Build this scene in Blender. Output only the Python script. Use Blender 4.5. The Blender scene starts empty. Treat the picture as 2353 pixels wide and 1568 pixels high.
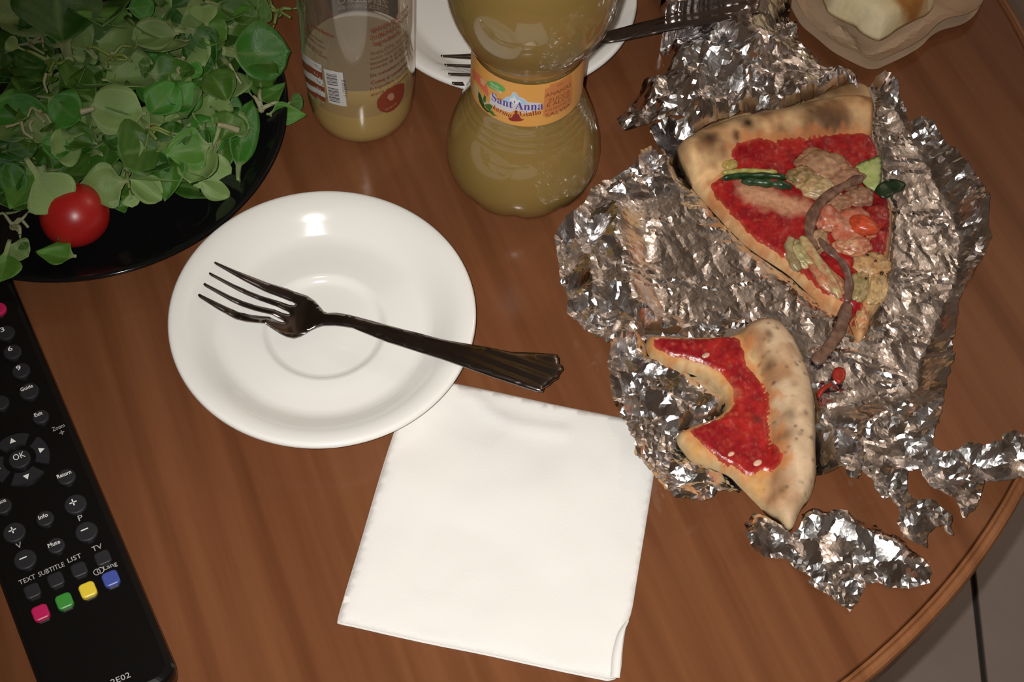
import bpy, bmesh, math, random
import numpy as np
from mathutils import Vector, Matrix, noise
from mathutils.geometry import delaunay_2d_cdt
rng = np.random.default_rng(7); random.seed(7)
SC = bpy.context.scene; COL = SC.collection
# ------------------------------------------------------------------ camera, light, exposure
F = 3660.0                                    # focal length in pixels of the 2353 x 1568 frame
D, ROLL, DIST = math.radians(57.5), math.radians(3.8), 0.76
CAMP = Vector((0, -DIST * math.cos(D), DIST * math.sin(D)))
CAMR = Matrix.Rotation(math.pi / 2 - D, 3, 'X') @ Matrix.Rotation(ROLL, 3, 'Z')
cd = bpy.data.cameras.new('camera'); cam = bpy.data.objects.new('camera', cd); COL.objects.link(cam)
cd.sensor_fit = 'HORIZONTAL'; cd.sensor_width = 36.0; cd.lens = F / 2353 * 36.0; cd.clip_start = .01
cam.matrix_world = Matrix.Translation(CAMP) @ CAMR.to_4x4()
SC.camera = cam
wd = bpy.data.worlds.new('room_ambience'); SC.world = wd; wd.use_nodes = True
wd.node_tree.nodes['Background'].inputs[0].default_value = (1.0, .86, .76, 1)
wd.node_tree.nodes['Background'].inputs[1].default_value = .05
def lamp(name, kind, loc, watts, color, size):
    l = bpy.data.lights.new(name, kind); l.energy = watts; l.color = color; l.shadow_soft_size = size
    o = bpy.data.objects.new(name, l); COL.objects.link(o); o.location = loc; return o
# the phone's own flash, beside its lens
fl = lamp('phone_flash', 'SPOT', CAMP + CAMR @ Vector((-.014, .006, .002)), 23.0, (1.0, .965, .91), .0028)
fl.data.spot_size = math.radians(60); fl.data.spot_blend = 1.0
fl.rotation_euler = (CAMR @ Vector(((1450 - 1176.5) / F, -(1230 - 784) / F, -1.0))).to_track_quat('-Z', 'Y').to_euler()   # its hot spot lies low in the frame
# unseen warm fill light, added and placed to brighten the room and foil
lamp('room_fill', 'POINT', (1.35, 1.2, 1.35), 12.0, (1.0, .82, .68), .07)
SC.view_settings.view_transform = 'Standard'; SC.view_settings.look = 'None'
SC.view_settings.exposure = 0.0; SC.view_settings.gamma = 1.0; SC.view_settings.use_curve_mapping = False
SC.cycles.caustics_reflective = False; SC.cycles.caustics_refractive = False
SC.cycles.sample_clamp_indirect = 6.0; SC.cycles.transparent_max_bounces = 24

# ------------------------------------------------------------------ helpers
def G(px, py, z=0.0):                         # point of the photograph -> place in the room at height z over the table top
    d = CAMR @ Vector(((px - 1176.5) / F, -(py - 784) / F, -1.0))
    return CAMP + d * ((z - CAMP.z) / d.z)
def GX(pts, z=0.0): return [tuple(G(a, b, z)[:2]) for a, b in pts]
WO = {}                                       # world origin of every object
def tag(o, label=None, cat=None, group=None, kind=None):
    if label: o['label'] = label
    if cat: o['category'] = cat
    if group: o['group'] = group
    if kind: o['kind'] = kind
    return o
def empty(name, loc, rot=None):
    o = bpy.data.objects.new(name, None); COL.objects.link(o); o.location = loc; o.empty_display_size = .02
    if rot is not None: o.rotation_euler = (0, 0, rot)
    WO[o.name] = Vector(loc); return o
def link(name, me, parent=None, origin=None):
    o = bpy.data.objects.new(name, me); COL.objects.link(o)
    if parent is not None:
        o.parent = parent; WO[o.name] = WO[parent.name]
    else:
        o.location = origin if origin is not None else (0, 0, 0); WO[o.name] = Vector(o.location)
    return o
def obj(name, verts, faces, mat, parent=None, smooth=True, local=False, cols=None, origin=None, face_mats=None):
    v = np.asarray(verts, float).reshape(-1, 3)
    if parent is not None:
        if not local: v = v - np.array(WO[parent.name])
    else:
        if origin is None and not local:
            origin = Vector(((v[:, 0].min() + v[:, 0].max()) / 2, (v[:, 1].min() + v[:, 1].max()) / 2, v[:, 2].min()))
        if origin is not None: v = v - np.array(origin)
    me = bpy.data.meshes.new(name); me.from_pydata(v.tolist(), [], [tuple(map(int, f)) for f in faces])
    mats = mat if isinstance(mat, (list, tuple)) else [mat]
    for m in mats: me.materials.append(m)
    if face_mats is not None: me.polygons.foreach_set('material_index', list(map(int, face_mats)))
    me.polygons.foreach_set('use_smooth', [smooth] * len(me.polygons))
    if cols is not None:
        a = me.color_attributes.new('Col', 'FLOAT_COLOR', 'POINT')
        c = np.ones((len(v), 4)); c[:, :3] = np.asarray(cols)[:, :3]; a.data.foreach_set('color', c.ravel())
    me.update()
    return link(name, me, parent, origin)
# ---- materials
def mat(name): 
    m = bpy.data.materials.new(name); m.use_nodes = True; return m, m.node_tree, m.node_tree.nodes['Principled BSDF']
def pm(name, color, rough=.5, metal=0.0, spec=.5, var=0.0, vscale=60, bump=0.0, bscale=300, sss=0.0, coat=0.0, attr=False, trans=0.0, bdist=.001):
    m, t, b = mat(name); N = t.nodes; L = t.links
    b.inputs['Roughness'].default_value = rough; b.inputs['Metallic'].default_value = metal
    b.inputs['Specular IOR Level'].default_value = spec
    b.inputs['Base Color'].default_value = (*color, 1)
    if coat: b.inputs['Coat Weight'].default_value = coat; b.inputs['Coat Roughness'].default_value = .06
    if sss:
        b.inputs['Subsurface Weight'].default_value = sss; b.inputs['Subsurface Radius'].default_value = (.006, .003, .0015); b.inputs['Subsurface Scale'].default_value = 1.0
    tc = N.new('ShaderNodeTexCoord'); src = None
    if attr:
        a = N.new('ShaderNodeAttribute'); a.attribute_name = 'Col'; src = a.outputs['Color']; L.new(src, b.inputs['Base Color'])
    if var:
        n = N.new('ShaderNodeTexNoise'); n.inputs['Scale'].default_value = vscale; n.inputs['Detail'].default_value = 5
        L.new(tc.outputs['Object'], n.inputs['Vector'])
        mr = N.new('ShaderNodeMapRange'); mr.inputs['From Min'].default_value = .3; mr.inputs['From Max'].default_value = .7
        mr.inputs['To Min'].default_value = 1 - var; mr.inputs['To Max'].default_value = 1 + var
        L.new(n.outputs['Fac'], mr.inputs['Value'])
        mx = N.new('ShaderNodeMix'); mx.data_type = 'RGBA'; mx.blend_type = 'MULTIPLY'; mx.inputs[0].default_value = 1
        if src is not None: L.new(src, mx.inputs[6])
        else: mx.inputs[6].default_value = (*color, 1)
        L.new(mr.outputs['Result'], mx.inputs[7]); L.new(mx.outputs[2], b.inputs['Base Color'])
    if bump:
        n = N.new('ShaderNodeTexNoise'); n.inputs['Scale'].default_value = bscale; n.inputs['Detail'].default_value = 4
        L.new(tc.outputs['Object'], n.inputs['Vector'])
        bp = N.new('ShaderNodeBump'); bp.inputs['Strength'].default_value = bump; bp.inputs['Distance'].default_value = bdist
        L.new(n.outputs['Fac'], bp.inputs['Height']); L.new(bp.outputs['Normal'], b.inputs['Normal'])
    if trans:
        tr = N.new('ShaderNodeBsdfTranslucent'); ms = N.new('ShaderNodeMixShader'); ms.inputs[0].default_value = trans
        if attr: L.new(src, tr.inputs['Color'])
        else: tr.inputs['Color'].default_value = (*color, 1)
        L.new(b.outputs[0], ms.inputs[1]); L.new(tr.outputs[0], ms.inputs[2]); L.new(ms.outputs[0], N['Material Output'].inputs['Surface'])
    return m
def clear_plastic(name, tint=(1, 1, 1), rough=.04, haze=0.0, hazecol=(.5, .45, .4)):
    m, t, b = mat(name); N = t.nodes; L = t.links; N.remove(b)
    tr = N.new('ShaderNodeBsdfTransparent'); tr.inputs[0].default_value = (*tint, 1)
    gl = N.new('ShaderNodeBsdfGlossy'); gl.inputs['Roughness'].default_value = rough; gl.inputs[0].default_value = (1, 1, 1, 1)
    fr = N.new('ShaderNodeFresnel'); fr.inputs[0].default_value = 1.46
    ms = N.new('ShaderNodeMixShader'); ge = N.new('ShaderNodeNewGeometry'); iv = N.new('ShaderNodeMath'); iv.operation = 'SUBTRACT'; iv.inputs[0].default_value = 1.0; L.new(ge.outputs['Backfacing'], iv.inputs[1])
    mu = N.new('ShaderNodeMath'); mu.operation = 'MULTIPLY'; L.new(fr.outputs[0], mu.inputs[0]); L.new(iv.outputs[0], mu.inputs[1]); L.new(mu.outputs[0], ms.inputs[0]); L.new(tr.outputs[0], ms.inputs[1]); L.new(gl.outputs[0], ms.inputs[2])
    last = ms
    if haze:
        df = N.new('ShaderNodeBsdfDiffuse'); df.inputs[0].default_value = (*hazecol, 1)
        m2 = N.new('ShaderNodeMixShader'); m2.inputs[0].default_value = haze
        L.new(ms.outputs[0], m2.inputs[1]); L.new(df.outputs[0], m2.inputs[2]); last = m2
    L.new(last.outputs[0], N['Material Output'].inputs['Surface'])
    return m
# ---- polygons
def resample(pts, s, closed=True, wob=0.0, seed=0):
    p = np.asarray(pts, float); out = []; n = len(p)
    for i in range(n if closed else n - 1):
        a, b = p[i], p[(i + 1) % n]; k = max(1, int(round(np.linalg.norm(b - a) / s)))
        for j in range(k): out.append(a + (b - a) * j / k)
    if not closed: out.append(p[-1])
    out = np.array(out)
    if wob:
        r = np.random.default_rng(seed); out = out + r.normal(0, wob, out.shape)
    return out
def smooth_poly(pts, s, it=2):                # Chaikin corner cutting, then even spacing
    p = np.asarray(pts, float)
    for _ in range(it):
        q = np.roll(p, -1, 0); p = np.stack([p * .75 + q * .25, p * .25 + q * .75], 1).reshape(-1, 2)
    return resample_even(p, s)
def resample_even(p, s, closed=True):
    p = np.asarray(p, float); q = np.vstack([p, p[:1]]) if closed else p
    d = np.r_[0, np.cumsum(np.linalg.norm(np.diff(q, axis=0), axis=1))]; n = max(6, int(d[-1] / s))
    t = np.linspace(0, d[-1], n, endpoint=not closed)
    return np.stack([np.interp(t, d, q[:, k]) for k in range(q.shape[1])], 1)
def inside(poly, pts):
    x, y = pts[:, 0], pts[:, 1]; c = np.zeros(len(pts), bool); n = len(poly)
    for i in range(n):
        a, b = poly[i], poly[i - 1]
        m = (a[1] > y) != (b[1] > y)
        with np.errstate(divide='ignore', invalid='ignore'):
            c ^= m & (x < (b[0] - a[0]) * (y - a[1]) / (b[1] - a[1] + 1e-18) + a[0])
    return c
def dist_line(pts, line, closed=False):
    l = np.asarray(line, float); d = np.full(len(pts), 1e9); n = len(l)
    for i in range(n if closed else n - 1):
        a, b = l[i], l[(i + 1) % n]; ab = b - a; L2 = ab @ ab + 1e-18
        t = np.clip(((pts - a) @ ab) / L2, 0, 1)
        d = np.minimum(d, np.linalg.norm(pts - a - t[:, None] * ab, axis=1))
    return d
def fill(poly, s, jit=.25, seed=1, gap=.6):
    poly = np.asarray(poly, float); r = np.random.default_rng(seed)
    lo, hi = poly.min(0), poly.max(0); P = []
    nx, ny = int((hi[0] - lo[0]) / s) + 2, int((hi[1] - lo[1]) / (s * .866)) + 2
    for j in range(ny):
        xs = lo[0] + (np.arange(nx) + (.5 if j % 2 else 0)) * s
        P.append(np.stack([xs, np.full(nx, lo[1] + j * s * .866)], 1))
    P = np.vstack(P) + r.uniform(-jit, jit, (sum(map(len, P)), 2)) * s
    P = P[inside(poly, P)]
    P = P[dist_line(P, poly, True) > s * gap]
    return P
def tri(poly, s, jit=.25, seed=1):
    poly = np.asarray(poly, float); ip = fill(poly, s, jit, seed)
    allp = np.vstack([poly, ip]) * 100
    n = len(poly); ed = [(i, (i + 1) % n) for i in range(n)]
    v, e, f, *_ = delaunay_2d_cdt([Vector(p) for p in allp], ed, [], 0, 1e-6)
    v = np.array([tuple(q) for q in v]) / 100; f = np.array([t for t in f if len(t) == 3])
    c = v[f].mean(1); k = inside(poly, c)
    f = f[k]
    a, b, c_ = v[f[:, 0]], v[f[:, 1]], v[f[:, 2]]
    ar = (b[:, 0] - a[:, 0]) * (c_[:, 1] - a[:, 1]) - (b[:, 1] - a[:, 1]) * (c_[:, 0] - a[:, 0])
    f[ar < 0] = f[ar < 0][:, ::-1]
    return v, f
def boundary(f):
    s = {}
    for t in f:
        for i in range(3):
            a, b = int(t[i]), int(t[(i + 1) % 3]); s[(a, b)] = 1
    return [(a, b) for a, b in s if (b, a) not in s]
def slab(v, f, zt, zb):                       # closed solid between two height fields
    n = len(v); V = np.vstack([np.c_[v, zt], np.c_[v, zb]])
    FF = [tuple(t) for t in f] + [tuple(t[::-1] + n) for t in f] + [(b, a, a + n, b + n) for a, b in boundary(f)]
    return V, FF
def nz(v, scale, seed=0.0, octv=1):
    out = np.zeros(len(v))
    for i, p in enumerate(v):
        x = 0; a = 1; s = scale
        for _ in range(octv):
            x += a * noise.noise(Vector((p[0] * s + seed, p[1] * s - seed, (p[2] * s if len(p) > 2 else seed * .37)))); a *= .5; s *= 2.1
        out[i] = x
    return out
def lathe(prof, seg=64, rmod=None):           # prof: (r, z); first/last r==0 closes it
    V = []; Fc = []
    for r, z in prof:
        for k in range(seg):
            a = 2 * math.pi * k / seg; rr = r if rmod is None else rmod(r, z, a)
            V.append((rr * math.cos(a), rr * math.sin(a), z))
    for i in range(len(prof) - 1):
        for k in range(seg):
            a, b = i * seg + k, i * seg + (k + 1) % seg
            Fc.append((a, b, b + seg, a + seg))
    return np.array(V), Fc
def tube(path, radii, seg=8, flat=1.0, up=(0, 0, 1)):   # swept section; flat scales it along 'up'
    path = [Vector(p) for p in path]; n = len(path); V = []; Fc = []
    for i, p in enumerate(path):
        t = (path[min(i + 1, n - 1)] - path[max(i - 1, 0)]).normalized()
        s = t.cross(Vector(up)).normalized() if abs(t.dot(Vector(up))) < .98 else t.cross(Vector((1, 0, 0))).normalized()
        u = s.cross(t); r = radii[i] if hasattr(radii, '__len__') else radii
        for k in range(seg):
            a = 2 * math.pi * k / seg; V.append(p + s * r * math.cos(a) + u * r * flat * math.sin(a))
    for i in range(n - 1):
        for k in range(seg):
            a, b = i * seg + k, i * seg + (k + 1) % seg
            Fc.append((a, b, b + seg, a + seg))
    Fc.append(tuple(range(seg))[::-1]); Fc.append(tuple((n - 1) * seg + k for k in range(seg)))
    return np.array([tuple(v) for v in V]), Fc
def spline(pts, n):
    p = np.asarray(pts, float); d = np.r_[0, np.cumsum(np.linalg.norm(np.diff(p, axis=0), axis=1))]
    t = np.linspace(0, d[-1], n * 3); q = np.stack([np.interp(t, d, p[:, k]) for k in range(p.shape[1])], 1)
    k = max(3, n // 3 * 2 + 1) if len(pts) > 2 else 1
    if k > 1:
        pad = np.vstack([np.repeat(q[:1], k // 2, 0), q, np.repeat(q[-1:], k // 2, 0)])
        q = np.stack([np.convolve(pad[:, c], np.ones(k) / k, 'valid') for c in range(q.shape[1])], 1)
    return q[np.linspace(0, len(q) - 1, n).astype(int)]
def text2d(body, bold=0.0, res=2):            # built-in font -> flat triangles, normalised to its own box
    c = bpy.data.curves.new('t', 'FONT'); c.body = body; c.size = 1.0; c.offset = bold; c.resolution_u = res
    o = bpy.data.objects.new('t', c); COL.objects.link(o)
    dg = bpy.context.evaluated_depsgraph_get(); ev = o.evaluated_get(dg); me = ev.to_mesh()
    v = np.array([tuple(q.co[:2]) for q in me.vertices]); f = [tuple(p.vertices) for p in me.polygons]
    ev.to_mesh_clear(); bpy.data.objects.remove(o); bpy.data.curves.remove(c)
    return v, f
SERIF = {}
def serif2d(body, bold=.012):                 # the same letters with small slab serifs put on their stems
    v, f = text2d(body, bold); return v, f
def fit(v, w, h=None, cap=.73):               # width w; cap height h (or keep the aspect)
    v = v.copy(); lo, hi = v.min(0), v.max(0); s = w / (hi[0] - lo[0])
    v[:, 0] = (v[:, 0] - (lo[0] + hi[0]) / 2) * s
    v[:, 1] = v[:, 1] * (h / cap if h else s)
    return v
def split_long(v, f, L):                      # cut triangles so that flat print can follow a curve
    bm = bmesh.new(); bv = [bm.verts.new((p[0], p[1], 0)) for p in v]
    for t in f:
        try: bm.faces.new([bv[i] for i in t])
        except ValueError: pass
    bmesh.ops.triangulate(bm, faces=bm.faces[:])
    for _ in range(4):
        e = [x for x in bm.edges if abs(x.verts[0].co.x - x.verts[1].co.x) > L]
        if not e: break
        bmesh.ops.subdivide_edges(bm, edges=e, cuts=1); bmesh.ops.triangulate(bm, faces=bm.faces[:])
    bm.verts.index_update()
    V = np.array([tuple(q.co[:2]) for q in bm.verts]); FF = [tuple(q.index for q in t.verts) for t in bm.faces]; bm.free()
    return V, FF
def prism2(poly, h, bev=.0006, z0=0.0):       # rounded-top button from a 2-D outline (local coordinates)
    p = np.asarray(poly, float); c = p.mean(0); n = len(p); V = []; Fc = []
    for z, k in ((z0, 0), (z0 + h - bev, 0), (z0 + h - bev * .3, bev * .35), (z0 + h, bev * 1.1)):
        d = p - c; L = np.linalg.norm(d, axis=1, keepdims=True); V.append(np.c_[c + d * (1 - k / L), np.full(n, z)])
    for i in range(3):
        for k in range(n): a, b = i * n + k, i * n + (k + 1) % n; Fc.append((a, b, b + n, a + n))
    return np.vstack(V), Fc + [tuple(3 * n + k for k in range(n))]
def circle2(c, r, n=28, ry=None): return [(c[0] + r * math.cos(2 * math.pi * k / n), c[1] + (ry or r) * math.sin(2 * math.pi * k / n)) for k in range(n)]
def rrect(c, w, h, r, n=5):
    o = []
    for sx, sy, a0 in ((1, 1, 0), (-1, 1, 90), (-1, -1, 180), (1, -1, 270)):
        for k in range(n + 1):
            a = math.radians(a0 + 90 * k / n); o.append((c[0] + sx * (w / 2 - r) + r * math.cos(a), c[1] + sy * (h / 2 - r) + r * math.sin(a)))
    return o

# ------------------------------------------------------------------ room shell
TOPZ = 0.0; FLOORZ = -.75
m_wall = pm('plaster', (.62, .56, .50), .9, var=.04, vscale=3)
m_ceil = pm('ceiling_paint', (.72, .68, .63), .9, var=.03, vscale=3)
m_tile = pm('grey_tile', (.29, .233, .205), .42, var=.12, vscale=9, bump=.1, bscale=120)
m_grout = pm('dark_grout', (.05, .042, .038), .9)
X0, X1, Y0, Y1, Z1 = -1.9, 1.9, -1.9, 1.9, 1.85
def box(lo, hi):
    x0, y0, z0 = lo; x1, y1, z1 = hi
    V = [(x0, y0, z0), (x1, y0, z0), (x1, y1, z0), (x0, y1, z0), (x0, y0, z1), (x1, y0, z1), (x1, y1, z1), (x0, y1, z1)]
    return V, [(3, 2, 1, 0), (4, 5, 6, 7), (0, 1, 5, 4), (1, 2, 6, 5), (2, 3, 7, 6), (3, 0, 4, 7)]
floor = tag(obj('floor', *box((X0, Y0, FLOORZ - .1), (X1, Y1, FLOORZ - .006)), m_grout, smooth=False, origin=Vector((0, 0, FLOORZ - .1))), kind='structure')
fa, fb = G(2245, 1310, FLOORZ), G(2252, 1568, FLOORZ)          # the joint that shows below the table edge
seamx = (fa.x + fb.x) / 2; TS = .45
tile_me = None
for i in range(-5, 4):
    for j in range(-4, 5):
        cx, cy = seamx + (i + .5) * TS, .02 + (j + .5) * TS
        if abs(cx) > 1.65 or abs(cy) > 1.65: continue
        if tile_me is None:
            V, Fc = prism2(rrect((0, 0), TS - .005, TS - .005, .004, 3), .0065, .0015)
            t = obj('floor_tile', V, Fc, m_tile, floor, local=True, smooth=False); tile_me = t.data
        else: t = link('floor_tile', tile_me, floor)
        t.location = (cx, cy, FLOORZ - .0065 - (FLOORZ - .1))
for nm, lo, hi in (('wall_back', (X0, Y1, FLOORZ), (X1, Y1 + .1, Z1)), ('wall_front', (X0, Y0 - .1, FLOORZ), (X1, Y0, Z1)),
                   ('wall_left', (X0 - .1, Y0, FLOORZ), (X0, Y1, Z1)), ('wall_right', (X1, Y0, FLOORZ), (X1 + .1, Y1, Z1))):
    tag(obj(nm, *box(lo, hi), m_wall, smooth=False), kind='structure')
tag(obj('ceiling', *box((X0, Y0, Z1), (X1, Y1, Z1 + .1)), m_ceil, smooth=False), kind='structure')

# ------------------------------------------------------------------ table
def wood(name, c1, c2, rough=.3):
    m, t, b = mat(name); N = t.nodes; L = t.links
    tc = N.new('ShaderNodeTexCoord'); mp = N.new('ShaderNodeMapping'); mp.inputs['Rotation'].default_value = (0, 0, math.radians(-24))
    L.new(tc.outputs['Object'], mp.inputs['Vector'])
    m2 = N.new('ShaderNodeMapping'); m2.inputs['Scale'].default_value = (70, 3.0, 20); L.new(mp.outputs[0], m2.inputs['Vector'])
    n1 = N.new('ShaderNodeTexNoise'); n1.inputs['Scale'].default_value = 1.0; n1.inputs['Detail'].default_value = 6; n1.inputs['Roughness'].default_value = .55
    L.new(m2.outputs[0], n1.inputs['Vector'])
    m3 = N.new('ShaderNodeMapping'); m3.inputs['Scale'].default_value = (420, 22, 20); L.new(mp.outputs[0], m3.inputs['Vector'])
    n2 = N.new('ShaderNodeTexNoise'); n2.inputs['Scale'].default_value = 1.0; n2.inputs['Detail'].default_value = 3; L.new(m3.outputs[0], n2.inputs['Vector'])
    cr = N.new('ShaderNodeValToRGB'); cr.color_ramp.elements[0].position = .32; cr.color_ramp.elements[0].color = (*c1, 1)
    cr.color_ramp.elements[1].position = .66; cr.color_ramp.elements[1].color = (*c2, 1)
    ad = N.new('ShaderNodeMath'); ad.operation = 'MULTIPLY_ADD'; ad.inputs[1].default_value = .22
    L.new(n2.outputs['Fac'], ad.inputs[0]); sb = N.new('ShaderNodeMath'); sb.operation = 'SUBTRACT'; sb.inputs[1].default_value = .11
    L.new(n1.outputs['Fac'], sb.inputs[0]); L.new(sb.outputs[0], ad.inputs[2]); L.new(ad.outputs[0], cr.inputs['Fac'])
    # a few thin dark growth lines
    wv = N.new('ShaderNodeTexWave'); wv.inputs['Scale'].default_value = 5.5; wv.inputs['Distortion'].default_value = 5.0; wv.inputs['Detail'].default_value = 3
    wv.inputs['Detail Scale'].default_value = .6
    m4 = N.new('ShaderNodeMapping'); m4.inputs['Scale'].default_value = (1.5, .22, 1); L.new(mp.outputs[0], m4.inputs['Vector']); L.new(m4.outputs[0], wv.inputs['Vector'])
    c2r = N.new('ShaderNodeValToRGB'); c2r.color_ramp.elements[0].position = .02; c2r.color_ramp.elements[0].color = (.62, .56, .5, 1)
    c2r.color_ramp.elements[1].position = .16; c2r.color_ramp.elements[1].color = (1, 1, 1, 1); L.new(wv.outputs['Fac'], c2r.inputs['Fac'])
    mx = N.new('ShaderNodeMix'); mx.data_type = 'RGBA'; mx.blend_type = 'MULTIPLY'; mx.inputs[0].default_value = .38
    L.new(cr.outputs[0], mx.inputs[6]); L.new(c2r.outputs[0], mx.inputs[7]); L.new(mx.outputs[2], b.inputs['Base Color'])
    b.inputs['Roughness'].default_value = rough; b.inputs['Specular IOR Level'].default_value = .36
    n3 = N.new('ShaderNodeTexNoise'); n3.inputs['Scale'].default_value = 30; n3.inputs['Detail'].default_value = 5; L.new(tc.outputs['Object'], n3.inputs['Vector'])
    mr = N.new('ShaderNodeMapRange'); mr.inputs['From Min'].default_value = .35; mr.inputs['From Max'].default_value = .65; mr.inputs['To Min'].default_value = rough * .55; mr.inputs['To Max'].default_value = rough * 1.25
    L.new(n3.outputs['Fac'], mr.inputs['Value']); L.new(mr.outputs[0], b.inputs['Roughness'])
    bp = N.new('ShaderNodeBump'); bp.inputs['Strength'].default_value = .05; bp.inputs['Distance'].default_value = .0005
    L.new(n2.outputs['Fac'], bp.inputs['Height']); L.new(bp.outputs[0], b.inputs['Normal'])
    return m
m_wood = wood('cherry_wood', (.140, .050, .0205), (.190, .073, .031), .15)
m_wood2 = wood('cherry_wood_edge', (.20, .078, .032), (.29, .118, .050), .3)
TC = Vector((-.0866, .1235, 0)); RG, RO = .3678, .3746
table = tag(empty('round_table', (TC.x, TC.y, FLOORZ)), 'round cherry-brown wooden table with a grooved edge, carrying the whole meal', 'table')
V, Fc = lathe([(0.0001, 0), (.1, 0), (.2, 0), (RG - .0012, 0), (RG - .0008, -.0003), (RG - .0003, -.0016), (RG - .0003, -.024), (0.0001, -.024)], 128)
obj('tabletop', V + np.array(TC), Fc, m_wood, table, smooth=False)
V, Fc = lathe([(RG - .0002, -.0020), (RG + .0003, -.0004), (RG + .0010, -.00005), (RG + .0017, -.0003), (RG + .0021, -.0012), (RG + .0028, -.0006), (RO - .0022, -.0008), (RO - .0008, -.0016), (RO, -.0035), (RO, -.020), (RO - .0015, -.0235), (RG - .0002, -.024), (RG - .0002, -.0020)], 160)
obj('edge_band', V + np.array(TC), Fc, m_wood2, table, smooth=False)
V, Fc = lathe([(.0001, -.024), (.09, -.024), (.09, -.04), (.04, -.06), (.035, -.3), (.045, -.45), (.038, -.62), (.055, -.66), (.055, -.70), (.0001, -.70)], 32)
obj('pedestal', V + np.array(TC), Fc, m_wood2, table)
for k in range(4):
    a = math.pi / 4 + k * math.pi / 2; u = Vector((math.cos(a), math.sin(a), 0)); P0 = TC + Vector((0, 0, -.67))
    V, Fc = tube([P0 + u * .03, P0 + u * .12 + Vector((0, 0, .0)), P0 + u * .22 + Vector((0, 0, -.035)), P0 + u * .27 + Vector((0, 0, -.056))], [.035, .03, .026, .022], 10)
    obj('foot', V, Fc, m_wood2, table)

# ------------------------------------------------------------------ plates
m_china = pm('white_china', (.855, .845, .81), .12, spec=.5, coat=.3)
def saucer(R):
    top = [(.0001, .0047), (.20, .0047), (.345, .0048), (.372, .0052), (.392, .0068), (.408, .0078), (.43, .0080), (.52, .0078), (.64, .0080), (.69, .0086), (.73, .0105), (.79, .0142), (.85, .0174), (.89, .0190), (.93, .0199), (.965, .0203), (.985, .0202), (.997, .0194), (1.0, .0182)]
    bot = [(.994, .0172), (.95, .0168), (.88, .0148), (.80, .0105), (.72, .0055), (.66, .0030), (.60, .0010), (.56, 0), (.53, 0), (.51, .0018), (.3, .0022), (.0001, .0022)]
    return lathe([(r * R, z) for r, z in top + bot], 128)
V, Fc = saucer(.0715)
pc = Vector((-.0888, -.0036, .0002))
plate = tag(obj('saucer_plate', V, Fc, m_china, local=True), 'small white china saucer in front of the bottles with a dark fork lying across it', 'plate')
plate.location = pc; WO[plate.name] = pc
fc_ = Vector((-.0164, .2093, .0002))
plate2 = link('saucer_plate', plate.data, None, fc_)
tag(plate2, 'white saucer behind the hourglass bottle, holding the second fork', 'plate')
m_black = pm('black_glass', (.006, .006, .0065), .10, spec=.45)
BC = Vector((-.2262, .1090, .0002)); BR = .1045
V, Fc = lathe([(.0001, .006), (.055, .006), (.068, .0065), (.080, .0085), (.092, .0125), (.1005, .0172), (.1035, .0184), (BR, .0184), (.1052, .0178), (.1045, .0165), (.098, .0125), (.085, .0065), (.074, .002), (.066, 0), (.062, 0), (.060, .0015), (.0001, .0015)], 128)
bplate = tag(obj('salad_plate', V, Fc, m_black, local=True), 'large black glossy plate heaped with green salad leaves', 'plate'); bplate.location = BC; WO[bplate.name] = BC

# ------------------------------------------------------------------ forks
m_steel = pm('dark_steel', (.25, .215, .20), .20, metal=1.0, bump=.02, bscale=900)
m_steel_bright = pm('steel_edge', (.62, .60, .58), .25, metal=1.0)
def fork_z(px):                               # height of the metal along the fork (by photo column, resting on well and rim)
    return float(np.interp(px, [455, 520, 600, 660, 700, 745, 790, 860, 1000, 1075, 1200, 1300], [.0195, .0158, .0116, .0104, .0108, .0145, .0165, .0175, .0203, .0222, .0240, .0246]))
half_up = [(1245, 811), (1172, 806), (1086, 791), (1010, 776), (931, 757), (870, 739), (809, 723), (772, 716.5), (752, 717), (743, 713), (735, 703), (722, 687), (706, 677), (660, 663), (600, 645), (540, 622), (494.6, 603)]
tines = [((491.5, 606.5), (678, 696)), ]
out_px = half_up + [(492, 605), (497, 609), (560, 644), (620, 673), (672, 692), (679, 697), (676, 702), (664, 701), (600, 680), (540, 654), (482, 625.5), (479.5, 628), (484, 632), (545, 665), (605, 693), (658, 716), (667, 721), (664, 725.5), (652, 724), (590, 703), (530, 678), (469.5, 648), (466.5, 651), (471, 655), (530, 688), (590, 716), (645, 739), (655, 744), (652, 748.5), (640, 747), (580, 727), (520, 701), (457, 671), (453.5, 674), (457, 678), (500, 705), (560, 738), (610, 763), (646, 778), (660, 781), (675, 780), (692, 773), (712, 761), (728, 752), (742, 747), (768, 746), (809, 751), (890, 784), (950, 803), (1013, 823), (1075, 845), (1135, 866), (1190, 884), (1213, 892), (1236, 899), (1247, 899), (1251, 888), (1262, 883), (1270, 874), (1282, 868), (1285, 858), (1294, 847), (1291, 838), (1285, 834), (1284, 822), (1278, 812)]
fw = [G(x, y, fork_z(x)) for x, y in out_px]
fA, fB = G(475, 640, .0), G(1270, 855, .0)
ax = (fB - fA); ax.z = 0; FL = ax.length; ax.normalize(); sd = Vector((-ax.y, ax.x, 0))
loc2 = np.array([((p - fA).dot(ax), (p - fA).dot(sd)) for p in fw])
keys = np.array([(np.mean([(G(x, np.interp(x, [475, 745, 1270], [640, 731, 855]), fork_z(x)) - fA).dot(ax)]), fork_z(x)) for x in range(455, 1300, 12)])
poly = resample_even(loc2, .0009); poly = resample(loc2, .0011)
v, f = tri(poly, .0016, .1, 3)
mid = np.interp(v[:, 0], [0, FL * .33, FL], [0, 0, 0]); 
cross = v[:, 1] - np.interp(v[:, 0], [0, .05, .06, FL], [0.0005, .0006, .0, -.0005])
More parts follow.
